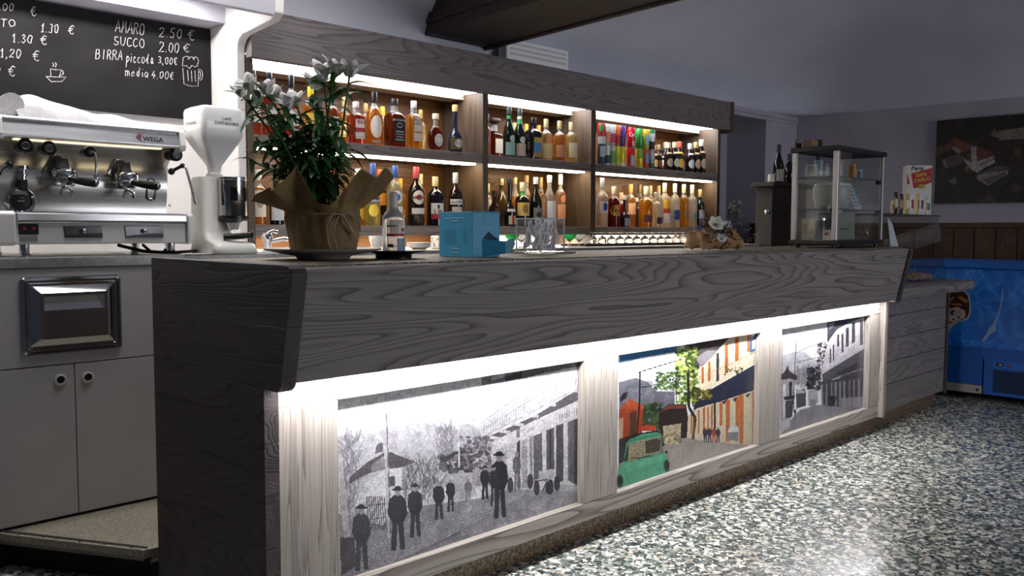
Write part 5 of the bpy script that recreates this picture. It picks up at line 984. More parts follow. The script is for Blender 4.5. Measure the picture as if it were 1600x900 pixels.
B_ += [
 (S, 404, 265, 13, 'f', 'spirit', '#efa83c', WHITE, [r_(.14, .62, '#e2dccb', 46), o_(.30, .50, '#a99c80', 24)], None, 'amber bottle with large white label left of the plant on the lower shelf'),
 (S, 432, 282, 11, 'f', 'bord', 'k#15131a', BLK, [r_(.10, .42, '#cfd2d6', 60)], None, 'black bottle with pale label peeking out behind the brown paper wrap'),
 (S, 470, 262, 12, 'm', 'bord', '#e0a050', GOLD, [r_(.2, .45, '#ddd3b5')], None, 'gold-capped bottle standing behind the wrapped plant on the lower shelf'),
 (S, 520, 262, 12, 'm', 'bord', '#d8d8a0', '#b03a34', [r_(.2, .45, '#ddd3b5')], None, 'red-capped bottle standing behind the wrapped plant on the lower shelf'),
 (S, 559, 264, 10, 'm', 'spirit', '#f0c23c', WHITE, [r_(.1, .45, '#d6a83a')], None, 'yellow liqueur bottle with white cap just right of the brown paper wrap'),
 (S, 582.5, 255, 11.5, 'f', 'spirit', '#f3e68a', '#2c4a8e', [o_(.14, .34, '#e6c64a', 40), r_(.36, .44, '#2a3a6a', 60)], ('Smirnoff', .40, 1.1, '#e8e4d8'), 'lemon vodka bottle with blue cap on the lower shelf behind the plant wrap'),
 (S, 593, 265, 10.5, 'm', 'bord', 'k#2a0e10', '#d2582c', [r_(.36, .58, '#d88a34', 70)], None, 'dark bottle with orange cap and orange label behind the lemon vodka'),
 (S, 617, 259, 13, 'f', 'dome', '#e4eec8', '#2a4a92', [o_(.36, .58, '#e4e2dc', 42), o_(.41, .53, '#3c62a8', 26), r_(.20, .32, '#e0ded6', 50)], None, 'pale green vermouth bottle with blue foil behind the clear bottle on the bar'),
 (S, 625, 279, 9, 'b', 'bord', AMB, '#d9a92c', [], None, 'back-row amber bottle with yellow cap beside the pale green vermouth'),
 (S, 650, 261, 13, 'f', 'dome', 'k#16100f', '#a8404c', [o_(.36, .60, '#dcd6d0', 44), o_(.43, .53, '#b32e36', 20), r_(.20, .30, '#d8d2cc', 50)], ('MARTINI', .48, .9, '#1c1c24'), 'black vermouth bottle with red foil and round white label on the lower shelf'),
 (S, 657, 272, 8, 'b', 'bord', '#f0b840', '#cdb988', [], None, 'back-row golden bottle hidden behind the black vermouth with the round label'),
 (S, 680, 276, 13, 'f', 'bord', 'k#14121a', '#d8c9a0', [r_(.14, .46, '#dcd8d2', 52), r_(.14, .24, '#b0323a', 52), o_(.34, .43, '#2c2a30', 9)], ('S.M.', .29, .6, '#6a6a6e'), 'black wine bottle with white and red label and cream foil above the blue box'),
 (S, 711.5, 270, 11.5, 'f', 'dome', 'k#1c0f0e', '#b9bcc4', [r_(.40, .50, '#d9d7d4', 60), r_(.14, .36, '#b8b0b2', 44)], ('CINZANO', .45, 1.1, '#28304e'), 'dark vermouth bottle with silver foil and white band label above the blue box'),
 (S, 761.5, 287, 6, 'm', 'bord', '#e6b6a4', '#c8ae70', [r_(.3, .7, '#dcd6d0')], None, 'pink-tinted bottle beside the left divider of the middle bay lower shelf'),
 (S, 772.5, 298, 11.5, 'f', 'flask', 'k#26110b', '#3a3634', [o_(.14, .5, '#5a4030', 34), o_(.2, .44, '#2a1610', 26)], None, 'small round dark brandy flask on the middle bay lower shelf right of the blue box'),
 (S, 783.5, 279, 9.5, 'b', 'burg', 'k#3c2c12', GOLD, [], None, 'dark gold-necked bottle behind the round brandy flask'),
 (S, 796, 278, 9.5, 'f', 'long', 'k#121119', '#26242c', [r_(.04, .22, '#cfc8a8', 46), r_(.04, .22, '#a8242c', 14), r_(.30, .36, '#d8d6d2', 60)], None, 'black long-necked bottle with red and cream label on the middle bay lower shelf'),
 (S, 804.5, 277, 9, 'b', 'burg', '#efb04a', '#cdb988', [], None, 'back-row amber bottle with gold foil behind the long-necked black bottle'),
 (S, 816, 285, 11, 'f', 'spirit', 'k#1a1410', '#d9d2b6', [r_(.24, .54, '#d8b96a', 72), o_(.30, .50, '#9a7c3e', 30), r_(.70, .80, '#3c8a3e', 180)], None, 'dark amaro bottle with green neck and yellow label on the middle bay lower shelf'),
 (S, 822.5, 274, 9, 'b', 'burg', '#efb04a', '#d2b078', [], None, 'back-row bottle with beige foil behind the green-necked amaro'),
 (S, 837, 277, 10.5, 'f', 'burg', 'k#0e1011', '#b9c0d4', [r_(.12, .38, '#7d8278', 50), o_(.18, .30, '#2a2c2a', 24)], None, 'black liqueur bottle with pale blue foil right of the green-necked amaro'),
 (S, 845, 277, 8, 'b', 'bord', '#e6c07a', '#c4ad74', [], None, 'back-row bottle with gold cap behind the black liqueur with blue foil'),
 (S, 858.5, 274, 10.5, 'f', 'burg', '#f3e4dc', WHITE, [r_(.06, .50, '#e6e4e2', 54)], None, 'clear bottle with white cap and white label above the sugar sachets'),
 (S, 875.5, 272, 8.5, 'm', 'spirit', '#f0c8a8', WHITE, [r_(.16, .42, '#d99a72', 66), o_(.46, .60, '#d98a5c', 36)], None, 'clear bottle with orange labels right of the white-labelled clear bottle'),
 (S, 892.5, 275, 10, 'f', 'bord', '#f6efe2', '#b9cdd8', [r_(.26, .54, '#dcc9a2', 44)], None, 'clear bottle with pale blue cap at the right end of the middle bay lower shelf'),
 (S, 940.5, 278, 9.5, 'f', 'spirit', 'c', SILV, [r_(.28, .52, '#dcdcd8', 58), r_(.34, .48, '#2a4a9a', 24)], None, 'clear bottle with silver foil and blue label at the right bay lower left'),
 (S, 959, 291, 9.5, 'f', 'bord', '#7a2416', '#d8d2c8', [o_(.26, .54, '#c99a4a', 70)], None, 'dark red liqueur bottle with golden fan label on the right bay lower shelf'),
 (S, 970.5, 301, 8, 'm', 'bord', '#c8342c', '#d8a890', [], None, 'red bottle with peach cap behind the fan-labelled liqueur'),
 (S, 976.5, 305, 9, 'f', 'long', 'k#2a1220', '#d6d2cc', [r_(.04, .28, '#a9a4ac', 42)], None, 'small dark purple bottle with grey label and white neck on the right bay lower shelf'),
 (S, 985.5, 288, 8, 'm', 'bord', '#eab060', '#d69a54', [r_(.30, .56, '#e6b48a', 66)], None, 'amber bottle with peach label and copper foil on the right bay lower shelf'),
 (S, 994, 309, 10.5, 'f', 'sq', 'k#3a1a0e', '#c8c4bc', [r_(.14, .5, '#8f8a86', 16)], None, 'squat square brown bottle with pale cap on the right bay lower shelf'),
 (S, 999.5, 288, 8, 'b', 'bord', '#e0b050', '#a98f58', [], None, 'back-row bottle with dull gold foil behind the squat square brown bottle'),
 (S, 1009.5, 291, 10.5, 'f', 'spirit', '#f0ac34', '#e0d6bc', [r_(.12, .30, '#5a2a2c', 62)], None, 'golden bottle with maroon label near its base on the right bay lower shelf'),
 (S, 1016, 290, 7.5, 'b', 'bord', '#e8bc58', '#cdb988', [], None, 'back-row gold-capped bottle behind the maroon-labelled golden bottle'),
 (S, 1029, 290, 7.5, 'b', 'bord', '#ecc468', '#d2b078', [], None, 'back-row gold-capped bottle behind the clear bottle with navy label'),
 (S, 1025, 300, 8.5, 'f', 'sq', 'c', SILV, [r_(.10, .28, '#232a58', 40)], None, 'clear square bottle with silver cap and navy label on the right bay lower shelf'),
 (S, 1038.5, 286, 9, 'f', 'bord', 'c', '#d8c2b8', [r_(.34, .62, '#e2ae34', 60), r_(.32, .42, '#c03a34', 60), r_(.10, .32, '#dcd2d4', 60)], None, 'clear bottle with yellow, red and white label on the right bay lower shelf'),
 (S, 1054.5, 287, 8, 'f', 'bord', 'c', WHITE, [r_(.18, .40, '#2c4a80', 52)], None, 'clear vodka bottle with white cap and blue label on the right bay lower shelf'),
 (S, 1068.5, 288, 8, 'f', 'bord', '#eeb03c', '#dccfae', [o_(.2, .4, '#8a6a3c', 30)], None, 'amber bottle with cream cap between two clear bottles on the right bay lower shelf'),
 (S, 1081.5, 289, 8, 'f', 'bord', 'c', '#d6d4d0', [o_(.16, .36, '#6a8a8a', 30)], None, 'clear bottle with grey cap left of the dark green bottle on the right bay'),
 (S, 1094, 296, 7, 'f', 'spirit', 'k#102018', CORK, [r_(.18, .46, '#c8c2cc', 60), r_(.18, .24, '#5a4a9a', 60)], None, 'dark green bottle with cork and white and purple label above the dried bouquet'),
]
for a in B_:
    fc = -112 if a[4] == 'f' and a[3] > 11 else -100
    bottle(*a[:9], a[9], a[10], face=fc, hc=(.80 if a[5] in ('dome', 'bord', 'spirit') else .86))
# small beer bottles at the right of the top shelf
S = SH1+.0005
BEER = [(1021, 227, 6, '#d8763a', '#d8a45a', 'orange-capped brown beer bottle beside the stacked cans'), (1028, 226, 6, '#8a7a5a', '#5a4a30', 'brown beer bottle with khaki cap, second right of the stacked cans'),
        (1038.5, 222, 7, '#e0b088', '#c9b890', 'brown beer bottle with peach and white neck behind the squat labelled bottle'), (1043.5, 223, 7, '#e2d6b8', '#b8a88a', 'brown beer bottle with cream neck foil on the right bay top shelf'),
        (1053, 222, 7, '#ddd6b4', '#dcdcc8', 'brown beer bottle with cream neck and oval white label'), (1060, 221, 7, '#d85a34', '#d8a82c', 'beer bottle with orange-red striped neck and yellow label'),
        (1068, 222.5, 7, '#5a3a7a', '#8a78a4', 'beer bottle with purple neck and lilac label'), (1077, 224, 7, '#e4e2da', '#c8cdd2', 'beer bottle with white neck and round silver label'),
        (1086, 222, 7, '#c8b07a', '#d6b48a', 'clear-necked beer bottle with beige label, second from the right end'), (1094.5, 218, 7.5, '#e0d6cc', '#c9b49a', 'beer bottle with white neck at the right end of the right bay top shelf')]
for i, (u, v, hw, cap, lab, lb_) in enumerate(BEER):
    bottle(S, u, v, hw, ('m' if i < 2 else 'b') if i < 3 else 'f', 'beer', 'k#21120b', cap, [('o', .14, .44, lab, 50), ('r', .6, .66, lab, 60)], None, lb_, 'beer bottles on the top shelf of the right bay', hc=.78, face=-105, name='beer_bottle')
bottle(S, 1034.5, 231, 10, 'f', 'flask', 'k#1d0f0c', '#2a2624', [('r', .16, .5, '#d9cbb8', 44), ('r', .16, .26, '#9a2c30', 44)], None, 'squat dark flask with white and red label in front of the beer bottles', hc=.86, face=-105)
# stacked drinks cans
def can(u, z, col, top, bands, label, row='f', R=.029, Hc=.146, text=None):
    y = CY0+ROWS[row]; x = float(on(1, y, u, 300)[0])
    t = thing('drinks_can', label, 'can', (x, y, z), 'stacked cans on the top shelf of the right bay')
    MB().lathe([(R*.78, 0), (R*.86, .004), (R, .012), (R, Hc-.014), (R*.88, Hc-.004)], (x, y, z), 24).build('body', mat(col, .3, .25), t, smooth=45)
    MB().lathe([(R*.88, Hc-.004), (R*.90, Hc), (R*.84, Hc), (R*.80, Hc-.004), (.0005, Hc-.004)], (x, y, z), 24).build('lid', mat(top, .3, .6), t, smooth=30)
    lb = MB(); ms = []
    for i, (z0, z1, c, a0, half) in enumerate(bands):
        MB().grid(lambda uu, vv: (x+(R+.0006+.0002*i)*math.cos(math.radians(a0)+(uu-.5)*2*math.radians(half)), y+(R+.0006+.0002*i)*math.sin(math.radians(a0)+(uu-.5)*2*math.radians(half)), z+Hc*(z0+(z1-z0)*vv)), 12, 1).build('print', mat(c, .35), t, smooth=60)
    if text:
        ms.append(mat('#f0ece8', .4)); lb.text(text, (0, 0, 0), (1, 0, 0), (0, 0, 1), .052, mi=len(ms)-1, wrap=lambda a, b_: (x+(R+.0016)*math.cos(math.radians(-115)+a/R), y+(R+.0016)*math.sin(math.radians(-115)+a/R), z+Hc*.62+b_*1.5))
    if ms: lb.build('lettering', ms, t, smooth=60)
CU = [939, 946.8, 954.6, 962.4, 970.2]
LOWC = [('#4a5568', [(.4, .9, '#b8bcc4', -110, 50)], 'lower slate blue and silver can at the far left of the can stacks'), ('#d6d8d2', [(.1, .5, '#3c4452', -110, 60)], 'lower white can with dark base, second stack from the left'),
        ('#b8c4b0', [(.15, .7, '#6aa04a', -115, 50)], 'lower pale can with green print, third stack from the left'), ('#d9d23a', [(.2, .6, '#a8c23c', -115, 40)], 'lower yellow-green can, fourth stack from the left'), ('#e2c82a', [(.0, .2, '#d8d8d2', -110, 90)], 'lower yellow can with white base, fifth stack from the left')]
UPC = [('#b83a3a', [(.0, .35, '#cfcfd2', -110, 90), (.6, .9, '#3c8a4a', -140, 30)], 'upper red and green can at the far left of the can stacks'), ('#e4e0da', [(.1, .6, '#d88a6a', -110, 60)], 'upper white and peach can, second stack from the left'),
       ('#e6e2e2', [(.1, .55, '#c83a6a', -110, 60)], 'upper white and pink can, third stack from the left'), ('#e07838', [(.1, .5, '#b82c30', -110, 70)], 'upper orange and red can, fourth stack from the left'), ('#6a3a9a', [(.1, .5, '#3a4a8a', -100, 60)], 'upper purple can, fifth stack from the left')]
for u, (c, bd_, lb_) in zip(CU, LOWC): can(u, SH1+.0005, c, '#a9abae', bd_, lb_)
for u, (c, bd_, lb_) in zip(CU, UPC): can(u, SH1+.0475+.1, c, '#7a9a82', bd_, lb_)
D2 = SH1+.0005
for u, c1, b1, t1, l1, c2, b2, t2, l2 in ((985, '#c8202a', [(.1, .6, '#8fb4c4', -108, 36)], None, 'lower red cola can with pale blue figure in the cola stack', '#c8202a', [(.05, .3, '#d8b8b4', -100, 20)], 'Cola', 'upper red cola can with white script in the cola stack'),
    (998, '#d8c63a', [(.5, 1., '#7aa83a', -110, 70)], None, 'lower yellow can right of the cola stack', '#3a9a48', [(.6, .95, '#e0b83a', -80, 30)], None, 'upper green can right of the cola stack'),
    (1007.5, '#c8502c', [(.3, .8, '#6a9ac8', -105, 40)], None, 'lower orange-red can with blue print, second right of the cola stack', '#d8c23c', [(.2, .7, '#8ab0c8', -105, 36)], None, 'upper yellow can with blue print, second right of the cola stack'),
    (1016, '#8a9498', [(.5, .9, '#c8b4b8', -105, 50), (.05, .3, '#2c5a3a', -105, 70)], None, 'lower grey and green can at the right end of the can stacks', '#d6d4da', [(.0, .4, '#20242c', -105, 90), (.8, 1., '#3c7a48', -105, 90)], None, 'upper white and black can at the right end of the can stacks')):
    can(u, D2, c1, '#a9abae', b1, l1, 'f', text=t1); can(u, D2+.147, c2, '#3a4a3c', b2, l2, 'f', text=t2)
# row of upturned stem glasses below the right bay
gy = 3.66; Mgl = pane_mat('#f6f6f4', 2.2)
x0g, x1g = float(on(1, gy, 927, 380)[0]), float(on(1, gy, 1078, 380)[0]); NG = 13; proto = None
for k in range(NG):
    x = x0g+(x1g-x0g)*k/(NG-1)
    if proto is None:
        g = thing('stem_glass', 'small upturned stem glass in the row under the right bay', 'glass', (x, gy, 1.0955), 'upturned glasses under the right bay')
        MB().lathe([(.024, 0), (.030, .02), (.031, .034), (.024, .052), (.008, .062), (.004, .066)], (x, gy, 1.0955), 20).build('bowl', mat('#e9dfd2', .04, trans=.95, ior=1.3), g, smooth=50)
        MB().lathe([(.004, .066), (.004, .082), (.010, .0845), (.028, .087), (.028, .0885), (.0005, .089)], (x, gy, 1.0955), 20).build('foot', mat('#d9d4ce', .05, trans=.9, ior=1.3), g, smooth=50); proto = g
    else:
        g = proto.copy(); C.objects.link(g); g.location = (x, gy, 1.0955)
        for ch in list(proto.children): c_ = ch.copy(); C.objects.link(c_); c_.parent = g
# tray, green dessert cups, white crockery under the middle bay
ty = 3.60; xa, xb2 = float(on(1, ty, 905, 390)[0]), float(on(1, ty, 1075, 390)[0])
o = MB().box(xa, xb2, ty-.05, ty+.14, 1.0952, 1.0955+.0).box(xa-.01, xb2+.01, ty-.062, ty-.05, 1.0952, 1.112).box(xa-.01, xb2+.01, ty+.14, ty+.15, 1.0952, 1.108).build('tray', mat('#23232a', .35), bevel=.001, loc=((xa+xb2)/2, ty, 1.0952)); tag(o, 'long black tray carrying the upturned glasses behind the bar', 'tray')
for i, (u, w_, h_, c_) in enumerate(((588, .05, .07, '#efece8'), (612, .05, .07, '#f2efec'), (655, .06, .035, '#e9e6e2'), (692, .075, .07, '#e6e2dc'))):
    x = float(on(1, 3.62, u, 385)[0]); t = thing('napkin_holder' if i == 3 else 'cup', ['white cup left of the clear bottle, behind the bar', 'white cup right behind the clear bottle on the bar', 'low white saucer stack behind the bar left of the blue box', 'white patterned box behind the bar left of the blue box'][i], ['cup', 'cup', 'saucer', 'box'][i], (x, 3.62, 1.0955))
    if i < 2:
        MB().lathe([(.02, 0), (.022, .004), (.036, .05), (.038, h_), (.035, h_), (.031, .05), (.001, .01)], (x, 3.62, 1.0955), 22).build('body', mat(c_, .3), t, smooth=50); MB().tube([(x-.034, 3.60, 1.15), (x-.05, 3.585, 1.15), (x-.052, 3.583, 1.125), (x-.03, 3.602, 1.115)], .005, 8).build('handle', mat(c_, .3), t, smooth=50)
    elif i == 2:
        t['_n'] = 1
        for k in range(4): MB().lathe([(.03, .007*k), (.034, .007*k), (.065, .007*k+.012), (.064, .007*k+.014), (.03, .007*k+.006)], (x, 3.62, 1.0955), 26).build('saucer', mat(c_, .3), t, smooth=50)
        t.name = 'saucer_stack'; del t['_n']
    else: MB().box(x-.06, x+.06, 3.585, 3.655, 1.0955, 1.0955+h_).build('body', noisy('#e6e2dc', '#7d7872', 90., .6, lo=.55, hi=.6), t, bevel=.006)
gn = 0
for u, c_, lb_ in ((800, '#38a860', 'green glass dessert cup right of the blue box behind the bar'), (815, '#e9ede6', 'clear dessert cup left of the sugar sachets behind the bar'), (890, '#3cb870', 'green glass dessert cup right of the sugar sachets behind the bar'), (905, '#e9ede6', 'clear dessert cup left of the black tray behind the bar')):
    x = float(on(1, 3.6, u, 385)[0]); t = thing('dessert_cup', lb_, 'cup', (x, 3.6, 1.0955))
    MB().lathe([(.022, 0), (.022, .004), (.005, .008), (.005, .03), (.016, .036)], (x, 3.6, 1.0955), 20).build('stem', glassmat('#eef2ec'), t, smooth=50)
    MB().lathe([(.016, .036), (.038, .06), (.044, .076), (.041, .076), (.03, .055), (.001, .04)], (x, 3.6, 1.0955), 22).build('bowl', mat(c_, .06, trans=.8, ior=1.3), t, smooth=50)

# ================================================================== far end of the bar
# dried flower bouquet lying on the bar
q0 = np.array([3.42, 2.24]); bq = thing('dried_bouquet', 'small bouquet of dried and white flowers in brown paper lying on the bar', 'bouquet', (*q0, ZG)); dq = depth_of((*q0, 1.15))
Pq = lambda u, v, dd=0.: at_depth(u, v, dq+dd)
random.seed(9); Mpb = noisy('#8a6a48', '#b08c62', 14., .85, .1)
def sheet(cs, bulge, n=10):
    m = MB(); c = [np.array(p) for p in cs]
    def f(u, v):
        p = (1-u)*(1-v)*c[0]+u*(1-v)*c[1]+u*v*c[2]+(1-u)*v*c[3]; k = math.sin(PI*u)*math.sin(PI*v)
        p = p-np.array([*fw[:2], 0])*bulge*k*.6+np.array([.010*math.sin(13*u+6*v), .008*abs(math.sin(9*u-7*v)), .010*abs(math.sin(8*u+5*v))]); p[2] = max(p[2], ZG+.002); return p
    return m.grid(f, n, n)
for cs, bl_ in (([Pq(1066, 389), Pq(1110, 392, -.04), Pq(1125, 368, -.02), Pq(1080, 364, .05)], .03), ([Pq(1106, 392, -.04), Pq(1168, 390, .02), Pq(1150, 372, -.03), Pq(1122, 366, -.02)], .04), ([Pq(1128, 391, -.05), Pq(1166, 386), Pq(1152, 360, .05), Pq(1138, 352, .02)], .03), ([Pq(1072, 376, .05), Pq(1106, 372, .0), Pq(1104, 358, .06), Pq(1078, 364, .1)], .02)):
    o = sheet(cs, bl_).build('paper_wrap', Mpb, bq, smooth=50); md = o.modifiers.new('solid', 'SOLIDIFY'); md.thickness = .0012
def petals(name, c, r, n, col, ax=(-.5, -.6, .5)):
    m = MB(); ax = np.array(ax, float); ax /= np.linalg.norm(ax); X = np.cross(ax, [0, 0, 1.]); X /= np.linalg.norm(X); Y = np.cross(ax, X)
    for k in range(n):
        a = 2*PI*k/n; rd = X*math.cos(a)+Y*math.sin(a); td = np.cross(ax, rd); vsl = []
        for i in range(6):
            t = i/5; cc = c+rd*r*t+ax*r*.55*t*t; w = r*.5*math.sin(PI*min(.1+.85*t, 1))
            vsl += [cc-td*w+ax*w*.2, cc, cc+td*w+ax*w*.2]
        m.add(vsl, [(i*3+q, i*3+q+1, i*3+q+4, i*3+q+3) for i in range(5) for q in (0, 1)], 0)
    m.ball(c+ax*r*.12, r*.18, 8, 1); return m.build(name, [noisy(*col, 40., .7), mat('#7a5a30', .8)], bq, smooth=60)
petals('flower', Pq(1118, 352, -.03), .040, 6, ('#cfd0c0', '#eceee2')); petals('flower', Pq(1136, 352, -.01), .022, 5, ('#a9b0c8', '#d9dce6'), (-.2, -.6, .4)); petals('flower', Pq(1127, 374, -.05), .024, 6, ('#b4bccb', '#dde2ea'))
petals('flower', Pq(1092, 358, -.0), .018, 6, ('#6a5a88', '#8a78a4')); petals('flower', Pq(1096, 349, .02), .016, 6, ('#7a5a68', '#9a7484')); petals('flower', Pq(1113, 372, -.04), .016, 5, ('#a98a70', '#c9ab90'))
tw_ = MB(); hd_ = MB()
for k in range(34):
    b0 = Pq(1130+random.uniform(-12, 14), 372, random.uniform(-.02, .04)); rr = random.random()
    tip = Pq(random.uniform(1138, 1158), random.uniform(316, 350), random.uniform(-.05, .08)) if rr < .6 else (Pq(random.uniform(1160, 1185), random.uniform(355, 374), random.uniform(-.05, .08)) if rr < .85 else Pq(random.uniform(1095, 1118), random.uniform(318, 345), random.uniform(0, .08)))
    tw_.tube([b0, (b0+tip)/2+np.array([0, 0, -.006]), tip], .0008, 5); hd_.ball(tip, random.uniform(.0018, .0038), 6)
    for j in range(2): p = tip+np.array([random.uniform(-.012, .012), random.uniform(-.012, .012), random.uniform(-.012, .012)]); tw_.tube([(b0*.3+tip*.7), p], .0006, 4); hd_.ball(p, .0026, 6)
tw_.build('twig', mat('#3a2a26', .8), bq); hd_.build('seed_head', noisy('#8a7a74', '#b5a8a4', 60., .8), bq)
lf = MB()
for k in range(16): leaf(lf, Pq(1115+random.uniform(-14, 22), 366, random.uniform(-.02, .03)), (random.uniform(-1, 1), random.uniform(-1, .6), random.uniform(.1, .9)), .05, .009, .5)
lf.build('foliage', noisy('#2c3a2c', '#46543e', 20., .6), bq, smooth=60)

# glass display case standing on the bar
DX0, DX1, DY0, DY1 = 4.47, 5.07, 2.07, 2.33; zc0 = ZG+.018; zc1 = float(on(1, DY0, 1315, 234)[2])
dc = thing('display_case', 'glass display case with aluminium posts and black frame on the far end of the bar', 'display case', ((DX0+DX1)/2, (DY0+DY1)/2, ZG)); Mfr = mat('#1b1a1d', .4); Mal = mat('#b9b4b4', .35, .6); PN = pane_mat('#f9fbfa', 1.5)
MB().box(DX0-.006, DX1+.006, DY0-.006, DY1+.006, zc0, zc0+.022).build('base', Mfr, dc, bevel=.003)
MB().box(DX0-.008, DX1+.008, DY0-.008, DY1+.008, zc1-.004, zc1+.022).build('top', Mfr, dc, bevel=.003)
for x, y in ((DX0+.03, DY0+.03), (DX1-.03, DY0+.03), (DX0+.03, DY1-.03), (DX1-.03, DY1-.03)): MB().lathe([(.014, ZG), (.014, zc0)], (x, y, 0), 14).build('foot', Mfr, dc)
for x0, x1, y0, y1 in ((DX0, DX0+.028, DY0, DY0+.028), (DX1-.022, DX1, DY0, DY0+.018), (DX0, DX0+.022, DY1-.03, DY1), (DX1-.022, DX1, DY1-.022, DY1)): MB().box(x0, x1, y0, y1, zc0+.022, zc1-.004).build('post', Mal, dc, bevel=.004)
for x0, x1, y0, y1 in ((DX0+.028, DX1-.022, DY0+.006, DY0+.011), (DX0+.006, DX0+.011, DY0+.028, DY1-.03), (DX0+.022, DX1-.022, DY1-.011, DY1-.006), (DX1-.011, DX1-.006, DY0+.018, DY1-.022)): MB().box(x0, x1, y0, y1, zc0+.022, zc1-.004).build('pane', PN, dc)
shz = [float(on(1, DY0, 1330, v)[2]) for v in (328, 278)]
for z in shz:
    MB().box(DX0+.014, DX1-.014, DY0+.014, DY1-.014, z, z+.006).build('shelf', mat('#9fbab4', .08, trans=.9, ior=1.2), dc)
    MB().box(DX1-.045, DX1-.022, DY0+.012, DY0+.03, z-.02, z+.004).build('shelf_clip', Mfr, dc)
MB().lathe([(.008, 0), (.008, .012), (.011, .016), (.001, .02)], (4.84, DY0+.006, zc0+.06), 12, ax=(0, -1, 0)).build('lock', M_chrome, dc, smooth=40)
FZ = zc0+.0225
def item(name, label, cat, bx_, mt, extra=None, loc=None, bev=.002):
    o = MB().box(*bx_).build('body', mt, None, bevel=bev, loc=loc or ((bx_[0]+bx_[1])/2, (bx_[2]+bx_[3])/2, bx_[4])); o.name = name; tag(o, label, cat); return o
t = thing('paper_bag', 'beige paper packet in the left bottom of the glass display case', 'packet', (4.55, 2.27, FZ)); MB().prism([(4.515, 2.245, FZ), (4.575, 2.245, FZ), (4.575, 2.29, FZ), (4.515, 2.29, FZ)], (0, 0, .120)).build('body', mat('#b5a88e', .7), t, bevel=.006); MB().lathe([(.014, 0), (.001, .001)], (4.545, 2.2445, FZ+.05), 16, ax=(0, -1, 0)).box(4.512, 4.5145, 2.255, 2.28, FZ+.03, FZ+.09, 0).build('emblem', mat('#9a805c', .7), t)
t = thing('tin', 'dark blue tin with silver rim in the bottom of the glass display case', 'tin', (4.66, 2.25, FZ)); MB().lathe([(.03, 0), (.032, .004), (.032, .105), (.03, .109)], (4.66, 2.25, FZ), 22).build('body', mat('#2a3244', .35, .3), t, smooth=40); MB().lathe([(.033, .109), (.033, .121), (.001, .122)], (4.66, 2.25, FZ), 22).build('lid', mat('#b9bcc4', .25, .8), t, smooth=40)
t = thing('gift_box', 'small white box with red dot beside the front post in the display case', 'box', (4.52, 2.13, FZ)); MB().box(4.505, 4.56, 2.11, 2.165, FZ, FZ+.055).build('body', mat('#c9c2ba', .6), t, bevel=.002); MB().lathe([(.010, 0), (.001, .0008)], (4.504, 2.14, FZ+.036), 16, ax=(-1, 0, 0)).build('emblem', mat('#b5402c', .5), t)
t = thing('gift_box', 'large pale grey carton behind the right pane of the display case', 'box', (4.80, 2.22, FZ)); MB().box(4.71, 4.99, 2.20, 2.29, FZ, shz[0]-.012).build('body', mat('#8e8b89', .7), t, bevel=.003); MB().box(4.80, 4.91, 2.199, 2.1998, FZ+.058, FZ+.066).build('print_line', mat('#5c5958', .7), t)
z = shz[0]+.0065
t = thing('glass_jar', 'big round white jar on the lower glass shelf of the display case', 'jar', (4.70, 2.2, z)); MB().lathe([(.075, 0), (.085, .01), (.10, .07), (.098, .12), (.085, .125)], (4.68, 2.2, z), 30).build('body', mat('#a9a6a2', .4), t, smooth=45); MB().lathe([(.09, .125), (.09, .14), (.001, .142)], (4.68, 2.2, z), 30).build('lid', mat('#c4c1bc', .35), t, smooth=40)
t = thing('price_card', 'tilted white price list leaning inside the right of the display case', 'card', (4.92, 2.16, z)); MB().prism([(4.83, 2.13, z), (4.99, 2.16, z), (4.95, 2.21, z+.15), (4.82, 2.19, z+.15)], (.001, .004, 0)).build('sheet', mat('#c8cdd4', .7), t); l_ = MB()
for k in range(6): l_.box(4.85, 4.93, 2.132+.0085*k, 2.134+.0085*k, z+.02+.02*k, z+.026+.02*k)
l_.build('print', mat('#8fa4bc', .7), t)
z = shz[1]+.0065
for i, (x, y, r, h_, c_, lc, lb_) in enumerate(((4.56, 2.26, .034, .07, '#b8b5b0', '#d0cdc8', 'wide white tub on the top glass shelf, leftmost in the display case'), (4.66, 2.27, .024, .12, '#a9bccb', '#3c4a5a', 'pale blue bottle-shaped tin on the top glass shelf of the display case'), (4.74, 2.28, .034, .085, '#a9abb4', '#8a8c94', 'grey round jar on the top glass shelf beside the blue tin'), (4.80, 2.14, .022, .08, '#c87a34', '#d8903c', 'orange-capped jar on the top glass shelf behind the front post'), (4.90, 2.18, .022, .06, '#b4aebc', '#8a94b4', 'lilac jar on the top glass shelf, left of two at the right end'), (4.98, 2.18, .022, .06, '#7c8cac', '#c4c8d0', 'blue jar at the right end of the top glass shelf'))):
    t = thing('jar', lb_, 'jar', (x, y, z)); MB().lathe([(r*.95, 0), (r, .004), (r, h_*.8), (r*.8, h_*.86)], (x, y, z), 20).build('body', mat(c_, .4), t, smooth=40); MB().lathe([(r*.85, h_*.84), (r*.85, h_), (.0005, h_+.0005)], (x, y, z), 20).build('lid', mat(lc, .4), t, smooth=40)
zt2 = zc1+.0222
for nm, lb_, cat, bx_, c_ in (('wooden_box', 'small wooden box on top of the glass display case', 'box', (4.50, 4.58, 2.235, 2.285, 0, .042), '#8a6a4a'), ('black_box', 'tall narrow black box beside the wooden box on the display case', 'box', (4.60, 4.63, 2.235, 2.27, 0, .05), '#1c1a1c'), ('black_tin', 'small black tin left of the wooden box on the display case', 'tin', (4.49, 4.515, 2.30, 2.325, 0, .028), '#161517'), ('black_puck', 'flat black tin at the middle of the display case top', 'tin', (4.66, 4.69, 2.22, 2.25, 0, .016), '#161517')):
    item(nm.replace('black_puck', 'flat_tin'), lb_, cat, (bx_[0], bx_[1], bx_[2], bx_[3], zt2, zt2+bx_[5]), mat(c_, .5))
